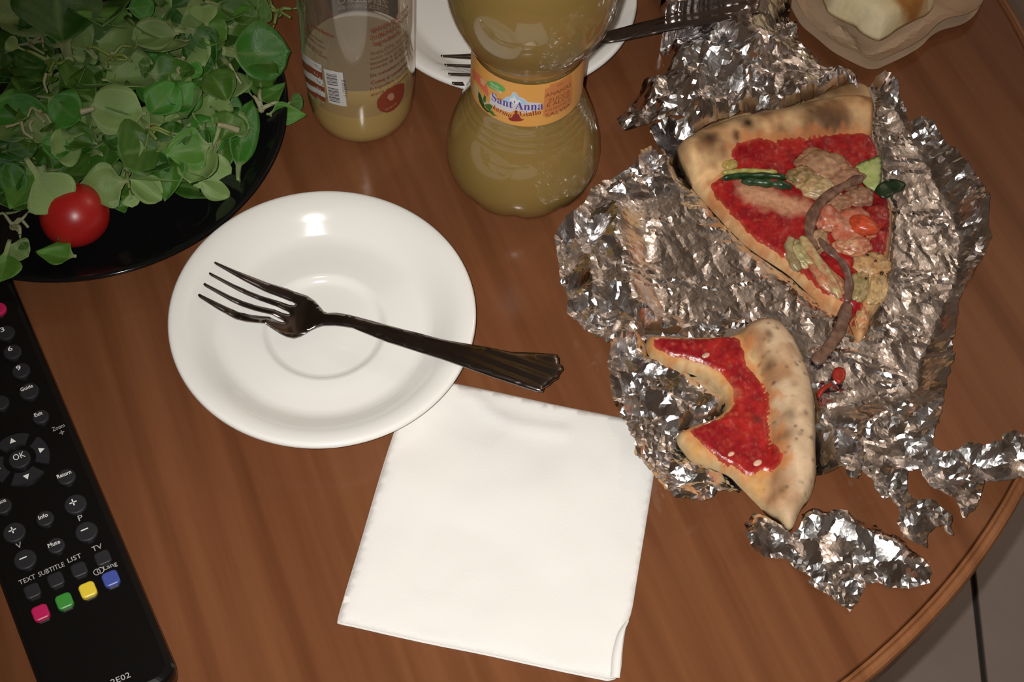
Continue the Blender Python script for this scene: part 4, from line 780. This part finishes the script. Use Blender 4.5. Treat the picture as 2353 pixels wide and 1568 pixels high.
m_bread = pm('bread', (.6, .5, .3), .8, attr=True, spec=.2, var=.05, vscale=180, bump=.4, bscale=330, bdist=.0008)
br_px = [(2031, 64), (2020, 62), (1995, 50), (1982, 40), (1974, 30), (1950, 20), (1925, 8), (1905, -6), (1890, -80), (2000, -170), (2150, -140), (2160, -20), (2141, 5), (2120, 12), (2105, 20), (2085, 30), (2065, 42), (2050, 54)]
pl = smooth_poly(GX(br_px, .022), .0015, 1); v, f = tri(pl, .0022, .2, 4); e = dist_line(v, pl, True)
zt = .014 + .013 * (1 - np.exp(-e / .0022)) + .0008 * nz(v, 90, 2.0, 2); gA = np.array(G(2085, 0, .027)[:2])
c = mixc((.84, .72, .46), (.76, .62, .36), .5 + nz(v, 60, 1.0, 2)); rid = np.array(GX([(2056, -60), (2058, -10), (2062, 18), (2085, 16), (2130, -12)], .027)); sdx = np.linalg.norm(v - gA, axis=1)
c = mixc(c, (.40, .17, .045), np.clip(1.5 - dist_line(v, np.array(GX([(2066, -60), (2070, -5), (2090, 2), (2120, -10)], .027))) / .0045 + .6 * nz(v, 150, 5.0), 0, 1))
V, Fc = slab(v, f, zt, np.full(len(v), .0115)); tag(obj('bread_piece', V, Fc, m_bread, cols=np.vstack([c, np.tile((.62, .5, .28), (len(v), 1))])), 'pale wedge of flat bread with a browned top, on the paper bag', 'bread')

# ------------------------------------------------------------------ salad
m_leaf = pm('salad_leaf', (.05, .15, .03), .24, attr=True, spec=.55, var=.16, vscale=120, bump=.35, bscale=150, bdist=.0010, trans=.16)
m_stem = pm('salad_stem', (.42, .45, .26), .4, attr=False, spec=.4, trans=.1)
heap_poly = np.array(GX([(-120, -60), (660, -60), (672, 20), (640, 130), (632, 190), (600, 250), (572, 330), (535, 420), (470, 462), (380, 480), (270, 480), (200, 470), (100, 520), (40, 560), (0, 600), (-120, 640)], .018))
def heap_h(v):
    v = np.atleast_2d(v); d = np.where(inside(heap_poly, v), dist_line(v, heap_poly, True), 0); return .010 + .034 * (1 - np.exp(-d / .028))
def leaf_mesh(kind, pale, hue, seed):         # unit length along +x, upper face +z
    r = random.Random(seed); nu, nv = 13, 8; top = []; cols = []
    pet = {'round': .12, 'spoon': .34, 'long': .25, 'point': .15}[kind]; wid = {'round': .46, 'spoon': .25, 'long': .17, 'point': .27}[kind]
    curl, cup, ph = r.uniform(-.45, .6), r.uniform(.15, .85), r.uniform(0, 6)
    dark = np.array((.043 * (.8 + .7 * r.random()), .150, .018)) * hue; lite = np.array((.245, .375, .120)) * (.7 + .45 * r.random()); midc = np.array((.22, .34, .10)); stem = np.array((.46, .50, .26))
    for i in range(nu + 1):
        t = i / nu
        if t < pet: w = .024 + .02 * t
        else:
            q = (t - pet) / (1 - pet)
            w = wid * (math.sin(math.pi * min(q, 1) ** {'round': .95, 'spoon': 1.45, 'long': .9, 'point': .45}[kind]) ** {'round': .52, 'spoon': .55, 'long': .6, 'point': .85}[kind]) if q < 1 else 0
            w = max(w, .05 * (1 - q) + .004)
        for j in range(nv + 1):
            s = j / nv * 2 - 1; s = math.copysign(abs(s) ** 1.5, s); y = s * w * (1 + .07 * math.sin(9 * t + ph + s))
            z = curl * (t - .3) ** 2 + cup * abs(s) ** 1.6 * w * .9 - .03 * (1 - abs(s)) * (w > .08) + .018 * math.sin(7 * t + ph + 2.5 * s)
            top.append((t, y, z))
            base = lite if pale else dark; k = .8 * (1 - min(abs(s) / .12, 1)) if t < .92 else 0
            vein = max(0, 1 - abs(((t * 7 + abs(s) * 1.7) % 1) - .5) / .12) * .45 * (abs(s) > .1)
            cc = base * (1 + .25 * math.sin(5 * t + ph) * .4); cc = cc * (1 - .55 * k) + midc * (.55 * k); cc = cc * (1 - vein * .5) + midc * vein * .5
            if t < pet + .03: cc = cc * .5 + stem * .5
            cols.append(cc)
    n = len(top); V = [(x, y, z) for x, y, z in top] + [(x, y, z - .012) for x, y, z in top]
    under = [(lite if not pale else dark * 1.2) for _ in range(n)]
    Fc = []
    for i in range(nu):
        for j in range(nv):
            a = i * (nv + 1) + j; Fc.append((a, a + nv + 1, a + nv + 2, a + 1)); Fc.append((a + 1 + n, a + nv + 2 + n, a + nv + 1 + n, a + n))
    rim = [j for j in range(nv + 1)] + [i * (nv + 1) + nv for i in range(1, nu + 1)] + [nu * (nv + 1) + j for j in range(nv - 1, -1, -1)] + [i * (nv + 1) for i in range(nu - 1, 0, -1)]
    for k in range(len(rim)): a, b = rim[k], rim[(k + 1) % len(rim)]; Fc.append((a, b, b + n, a + n))
    me = bpy.data.meshes.new('salad_leaf'); me.from_pydata(V, [], Fc); me.materials.append(m_leaf); me.polygons.foreach_set('use_smooth', [True] * len(Fc))
    at = me.color_attributes.new('Col', 'FLOAT_COLOR', 'POINT'); C = np.ones((2 * n, 4)); C[:, :3] = np.vstack([cols, under]); at.data.foreach_set('color', C.ravel()); me.update()
    return me
LIB = {(k, p): [leaf_mesh(k, p, h, i * 7 + ord(k[0]) + p) for i, h in enumerate((.85, 1.25, 1.8, 1.0))] for k in ('round', 'spoon', 'long', 'point') for p in (False, True)}
def frame(d, nrm): 
    x = Vector(d).normalized(); z = Vector(nrm); z = (z - x * z.dot(x)).normalized(); y = z.cross(x); return Matrix((x, y, z)).transposed()
def put_leaf(me, base, tip, nrm, wide=1.0, parent=None, name='salad_leaf'):
    base, tip = Vector(base), Vector(tip); L = (tip - base).length; R = frame(tip - base, nrm); M = R.to_4x4() @ Matrix.Diagonal((L, L * wide, L, 1))
    o = bpy.data.objects.new(name, me); COL.objects.link(o)
    if parent is None: o.matrix_world = Matrix.Translation(base) @ M; WO[o.name] = base
    else: o.parent = parent; o.matrix_parent_inverse = Matrix(); o.matrix_basis = Matrix.Translation(base - WO[parent.name]) @ M
    return o
tocam = lambda p: (CAMP - Vector(p)).normalized()
def hz(px, py, add=0.0):
    z = .03
    for _ in range(4): p = G(px, py, z); z = float(heap_h(np.array(p[:2]))[0]) + add
    return G(px, py, z)
# chosen leaves, each as the photograph shows it: kind, pale, base, tip, width, variant, extra height, roll, label
LV_ = [('round', 1, (338, 262), (216, 252), 1.05, 0, .012, 0, 'big round pale leaf, the largest round one near the middle of the salad'),
 ('round', 0, (108, 222), (188, 282), 1.05, 2, .012, .2, 'round mid-green leaf just left of the big pale round leaf'),
 ('spoon', 1, (58, 362), (142, 476), 1.75, 1, .030, .1, 'grey-green spoon leaf draped over the left side of the whole tomato'),
 ('point', 1, (296, 416), (168, 438), 1.5, 0, .026, -.3, 'pale pointed leaf whose tip reaches down onto the top of the tomato'),
 ('round', 1, (296, 410), (372, 462), .80, 2, .010, 0, 'small pale round leaf with dark specks at the lower edge of the heap'),
 ('point', 0, (396, 348), (394, 464), 1.35, 1, .010, .5, 'dark pointed leaf hanging straight down over the black rim'),
 ('point', 0, (488, 332), (366, 358), 1.5, 2, .014, -.2, 'bright arrow-shaped leaf above the dark hanging one'),
 ('round', 0, (528, 238), (482, 158), .95, 1, .014, .1, 'oval leaf with a clear midrib, on the right shoulder of the heap'),
 ('point', 0, (612, 262), (704, 264), 1.15, 2, .006, .3, 'pointed leaf sticking out over the plate rim toward the straight bottle'),
 ('long', 0, (506, 118), (642, 128), 2.4, 1, .014, .1, 'broad dark leaf with a pale midrib arching on the upper right of the heap'),
 ('round', 0, (338, 268), (400, 206), .95, 2, .012, 0, 'smooth round green leaf touching the right side of the big pale leaf'),
 ('round', 0, (392, 260), (442, 206), .85, 2, .008, .3, 'round green leaf tucked behind the smooth one right of centre'),
 ('round', 1, (412, 78), (302, 92), .80, 3, .014, .1, 'oblong rolled leaf lying on top, upper middle of the salad'),
 ('long', 1, (228, -12), (-8, 58), 1.9, 1, .012, .2, 'long pale folded leaf in the far corner of the heap'),
 ('spoon', 0, (160, 146), (122, 4), 1.9, 0, .014, .3, 'large dark leaf standing up behind the stem tangle'),
 ('round', 0, (382, 350), (402, 276), 1.0, 0, .010, -.3, 'round leaf seen edge-on beneath the arrow-shaped leaf'),
 ('round', 1, (288, 378), (312, 316), .95, 2, .012, 0, 'pale round leaf with a notch below the big pale leaf'),
 ('round', 0, (168, 348), (96, 334), 1.0, 2, .012, .2, 'rounded bright leaf above the grey-green spoon leaf'),
 ('round', 0, (224, 330), (140, 312), .95, 1, .010, .2, 'glossy leaf between the two bright rounded ones left of centre'),
 ('point', 0, (176, 590), (84, 584), 1.5, 2, .012, .5, 'crinkled bright leaf scrap alone in front of the tomato'),
 ('long', 1, (440, 405), (528, 460), 1.5, 2, .008, .6, 'limp pale leaf with a curled tip at the lower right of the heap'),
 ('spoon', 0, (22, 552), (0, 652), 1.7, 2, .016, .2, 'leaf hanging over the front rim at the frame edge'),
 ('round', 1, (24, 560), (66, 592), 1.2, 3, .012, .1, 'small round folded leaf at the front end of the heap'),
 ('long', 0, (424, 66), (506, 100), 1.9, 0, .012, .2, 'narrow glossy dark leaf below the bent long one'),
 ('long', 0, (470, 2), (594, 46), 1.5, 3, .012, -.2, 'long leaf bent along its midrib near the top of the photo'),
 ('spoon', 1, (510, 290), (450, 440), 1.1, 0, .010, .4, 'drooping pale leaf with a thick stalk on the right slope'),
 ('long', 0, (470, 280), (466, 350), 1.5, 0, .012, .4, 'small dark upright leaf right of the arrow-shaped leaf'),
 ('round', 0, (226, 232), (140, 190), 1.1, 1, .008, .2, 'dark leaf behind the big pale round leaf'),
 ('round', 1, (120, 330), (60, 280), 1.0, 3, .010, .1, 'dull brownish-green leaf with white root threads, left of centre'),
 ('long', 0, (60, 470), (10, 380), 1.9, 1, .012, .2, 'tall dull leaf at the left frame edge beside the tomato'),
 ('round', 0, (4, 350), (88, 330), .8, 0, .012, .2, 'dark leaf with a lobed tip at the left frame edge'),
 ('round', 0, (560, 150), (636, 196), .95, 1, .010, .4, 'toothed green leaf at the right edge under the broad dark one'),
 ('point', 0, (590, 232), (652, 206), 1.3, 1, .008, -.3, 'small pointed leaf just above the one that sticks out'),
 ('round', 0, (290, 20), (352, 14), 1.1, 2, .014, .2, 'bright curled leaf at the top edge of the photo'),
 ('long', 0, (380, 30), (348, 66), 1.8, 1, .012, .2, 'glossy dark leaf behind the oblong rolled leaf'),
 ('spoon', 1, (480, 75), (462, 12), 1.6, 2, .012, .2, 'upright pale leaf between the two long dark leaves'),
 ('round', 0, (428, 150), (462, 172), 1.1, 2, .010, 0, 'tiny round leaf in the hollow right of centre'),
 ('round', 1, (590, 30), (566, -6), 1.0, 3, .014, 0, 'small dull round leaf at the top right of the heap'),
 ('long', 0, (545, 420), (560, 250), 1.1, 1, .004, .5, 'long upright leaf closing the right side of the heap'),
 ('point', 0, (300, 470), (262, 478), 1.6, 1, .006, .2, 'wet dark leaf tip under the small speckled round leaf')]
random.seed(21)
for kind, pale, b, t, wide, var_, add, roll, lbl in LV_:
    B_, T_ = hz(*b, add), hz(*t, add - .002); mid_ = (B_ + T_) / 2; nrm = tocam(mid_) * .75 + Vector((0, 0, .45)); sdv = (T_ - B_).normalized().cross(nrm); nrm = nrm + sdv * roll
    tag(put_leaf(LIB[(kind, bool(pale))][var_], B_, T_, nrm, wide), lbl, 'leaf', 'chosen leaves of the salad heap')
# the rest of the heap, told apart by tone and zone
LM = [((271, 255), 'the biggest round leaf'), ((171, 493), 'the whole tomato'), ((425, 350), 'the arrow-shaped leaf'), ((358, 78), 'the oblong rolled leaf'), ((572, 122), 'the broad arching leaf'), ((660, 262), 'the sticking-out leaf'),
      ((505, 195), 'the oval midrib leaf'), ((148, 250), 'the round mid-green leaf'), ((100, 430), 'the grey-green spoon leaf'), ((145, 75), 'the dark standing leaf'), ((110, 25), 'the long folded leaf'), ((530, 25), 'the long bent leaf'),
      ((303, 345), 'the pale notched leaf'), ((342, 440), 'the small speckled leaf'), ((40, 540), 'the front stem crown'), ((20, 350), 'the dark lobed leaf'), ((465, 30), 'the upright pale leaf'), ((470, 400), 'the drooping pale leaf')]
FILL = []; tries = 0; USED = {}
while len(FILL) < 235 and tries < 5000:
    tries += 1; x, y = random.uniform(-30, 660), random.uniform(-30, 560); g = np.array([G(x, y, .03)[:2]])
    if not inside(heap_poly, g)[0] or dist_line(g, heap_poly, True)[0] < .006: continue
    add = random.choice((-.012, -.008, -.004, 0, .003)); B_ = hz(x, y, add); yaw = random.uniform(0, 6.28); L = random.uniform(.017, .034)
    T_ = B_ + Vector((math.cos(yaw) * L, math.sin(yaw) * L, random.uniform(-.35, .35) * L))
    if not inside(heap_poly, np.array([T_[:2]]))[0]: continue
    T_.z = max(T_.z, .0085); B_.z = max(B_.z, .009)
    nrm = tocam(B_) * .5 + Vector((random.gauss(0, .5), random.gauss(0, .5), .8)); pale = random.random() < .34; kind = random.choice(('round', 'spoon', 'spoon', 'long', 'point'))
    o = put_leaf(random.choice(LIB[(kind, pale)]), B_, T_, nrm, {'round': 1, 'spoon': 1.5, 'long': 1.8, 'point': 1.35}[kind] * random.uniform(.85, 1.2))
    FILL.append((o, kind, pale, L, (B_ + T_) / 2))
bpy.context.view_layer.update(); dgr = bpy.context.evaluated_depsgraph_get()
def topx(p): q = CAMR.transposed() @ (p - CAMP); return 1176.5 + F * q.x / -q.z, 784 - F * q.y / -q.z
for o, kind, pale, L, mp in FILL:
    seen = 0
    for p in list(o.data.polygons)[::5]:
        w = o.matrix_world @ p.center; x, y = topx(w)
        if x < 0 or y < 0: continue
        d = (w - CAMP).normalized(); hit, lc, *_r = SC.ray_cast(dgr, CAMP, d, distance=3)
        if hit and (lc - w).length < .0012: seen += 1
    if seen < 2: bpy.data.objects.remove(o); continue
    x, y = topx(mp); x, y = max(x, 0), max(y, 0)
    (lx, ly), lm = min(LM, key=lambda q: (q[0][0] - x) ** 2 + (q[0][1] - y) ** 2)
    rel = ('right of' if x > lx else 'left of') if abs(x - lx) > abs(y - ly) else ('below' if y > ly else 'above'); dist = math.hypot(x - lx, y - ly)
    near = 'against' if dist < 25 else 'close ' + rel if dist < 60 else 'some way ' + rel
    if near.startswith(('close right', 'well right', 'close left', 'well left')): pass
    size = 'small' if L < .0225 else 'middling' if L < .0285 else 'large'
    shp = {'round': 'round', 'spoon': 'spoon-shaped', 'long': 'narrow', 'point': 'pointed'}[kind]
    lb = f"{size} {'pale' if pale else 'dark green'} {shp} leaf {near} {lm}"
    USED.setdefault(lb, []).append((y, o))
for lb, lst in USED.items():
    lst.sort(key=lambda q: q[0]); n = len(lst)
    for i, (y, o) in enumerate(lst):
        tag(o, lb if n == 1 else lb + ', ' + (('upper of two', 'lower of two') if n == 2 else ('top', 'middle', 'bottom') if n == 3 else ('top', 'second', 'third', 'bottom') if n == 4 else ('top', 'second', 'middle', 'fourth', 'bottom'))[min(i, 4)], 'leaf', 'smaller leaves of the salad heap')
# stem crowns: short pale stalks that meet in a root end
m_root = pm('pale_root', (.36, .36, .20), .45, spec=.4, trans=.1); m_stalk2 = pm('yellow_green_stalk', (.20, .27, .06), .4, trans=.1)
for px, py, n_, lbl, mm in [(258, 130, 5, 'yellow-green stem crown in the upper middle of the salad', m_stalk2), (92, 262, 4, 'white stem crown with threads left of centre', m_root), (70, 100, 5, 'pale stem tangle in the far left of the salad', m_root), (110, 140, 4, 'brownish root end below the large dark leaf', m_stalk2), (420, 140, 4, 'curled pale stem crown in the hollow right of centre', m_root), (640, 30, 6, 'pale stem crown at the top right beside the straight bottle', m_stalk2), (292, 395, 4, 'thick stem crown between the pale leaves above the black rim', m_stalk2), (600, 250, 3, 'white stem crown at the foot of the leaf that sticks out', m_root), (30, 520, 5, 'stem crown at the front end of the heap by the frame edge', m_root), (338, 300, 3, 'short stem crown beside the second buried tomato', m_stalk2)]:
    P0 = hz(px, py, .007); sp = tag(empty('stem_crown', P0), lbl, 'salad stem', 'stem crowns in the salad')
    for k in range(n_):
        a = random.uniform(0, 6.28); L = random.uniform(.007, .013); e_ = P0 + Vector((math.cos(a) * L, math.sin(a) * L, random.uniform(-.002, .005))); md = (P0 + e_) / 2 + Vector((random.gauss(0, .002), random.gauss(0, .002), .0025))
        V, Fc = tube(spline([tuple(P0), tuple(md), tuple(e_)], 9), np.linspace(.0012, .0007, 9) * random.uniform(.7, 1.2), 7); obj('stalk', V, Fc, mm, sp)
        if k < 3: put_leaf(random.choice(LIB[('spoon', random.random() < .3)]), e_, e_ + (e_ - P0) * .9, tocam(e_), 1.7, sp, 'leaf')
    V, Fc = tube([P0 + Vector((0, 0, -.002)), P0, P0 + Vector((.0006, 0, .0022))], [.0016, .0019, .0010], 8); obj('root_end', V, Fc, m_root, sp)
# loose white threads
for lst, lbl in (([(548, 300), (520, 290), (498, 286)], 'white bent stalk on the right slope of the salad'), ([(48, 278), (54, 305), (78, 320)], 'white hooked thread at the left of the salad'), ([(106, 168), (100, 190), (110, 215)], 'thin white root thread above the round mid-green leaf'), ([(526, 145), (540, 170), (556, 195)], 'thin pale thread on the right shoulder of the salad'), ([(184, 258), (200, 254), (218, 249)], 'flat white stalk at the left of the big pale round leaf'), ([(12, 292), (30, 288), (46, 282)], 'short white stalk at the left frame edge')):
    V, Fc = tube(spline([tuple(hz(x, y, .017)) for x, y in lst], 12), np.linspace(.0011, .0007, 12) * (1.7 if 'flat' in lbl or 'bent' in lbl else .8), 7); tag(obj('salad_stalk', V, Fc, m_root), lbl, 'salad stem', 'loose stalks in the salad')
# tomatoes
m_tom = pm('tomato_skin', (.40, .014, .012), .34, spec=.5, var=.18, vscale=70, sss=.10); m_calyx = pm('stem_scar', (.36, .26, .10), .6); m_spot = pm('skin_blemish', (.09, .02, .012), .5); m_tom2 = pm('orange_tomato_skin', (.42, .06, .012), .3)
def tomato(px, py, r, z, label, m, mark=True):
    c = G(px, py, z); t = tag(empty('cherry_tomato', c - Vector((0, 0, r * .94))), label, 'tomato')
    prof = [(.0001, .80), (.12, .84), (.28, .90), (.5, .86), (.72, .68), (.90, .40), (1.0, .05), (.98, -.25), (.86, -.55), (.64, -.80), (.36, -.93), (.0001, -.97)]
    pr = spline(prof, 26); V, Fc = lathe([(max(a, .0001) * r, b * r * .94) for a, b in pr[::-1]], 40)
    rot = np.array(Matrix.Rotation(-.30, 3, 'Y') @ Matrix.Rotation(-.42, 3, 'X')); obj('skin', V @ rot.T + np.array(c), Fc, m, t)
    if mark:
        V, Fc = lathe([(.0001, .87 * r), (.0010, .86 * r), (.0022, .84 * r), (.0024, .80 * r), (.0001, .74 * r)][::-1], 14, lambda r_, z_, a: r_ * (1 + .3 * math.cos(5 * a))); obj('stem_scar', V @ rot.T + np.array(c), Fc, m_calyx, t)
        d_ = (G(150, 538, z - .008) - c); h_ = CAMP - c
        bm = bmesh.new(); bmesh.ops.create_icosphere(bm, subdivisions=2, radius=.0009); V = np.array([tuple(q.co) for q in bm.verts]); Fc = [tuple(q.index for q in tt.verts) for tt in bm.faces]; bm.free()
        dirv = (Vector((-.22, -.80, .05)).normalized() * r * .965); obj('skin_blemish', V + np.array(c + dirv), Fc, m_spot, t)
tomato(171, 493, .0170, .0235, 'whole red cherry tomato on the black plate at the front of the salad', m_tom)
tomato(324, 316, .0120, .0230, 'half-hidden orange-red cherry tomato buried under the big pale leaf', m_tom2, False)
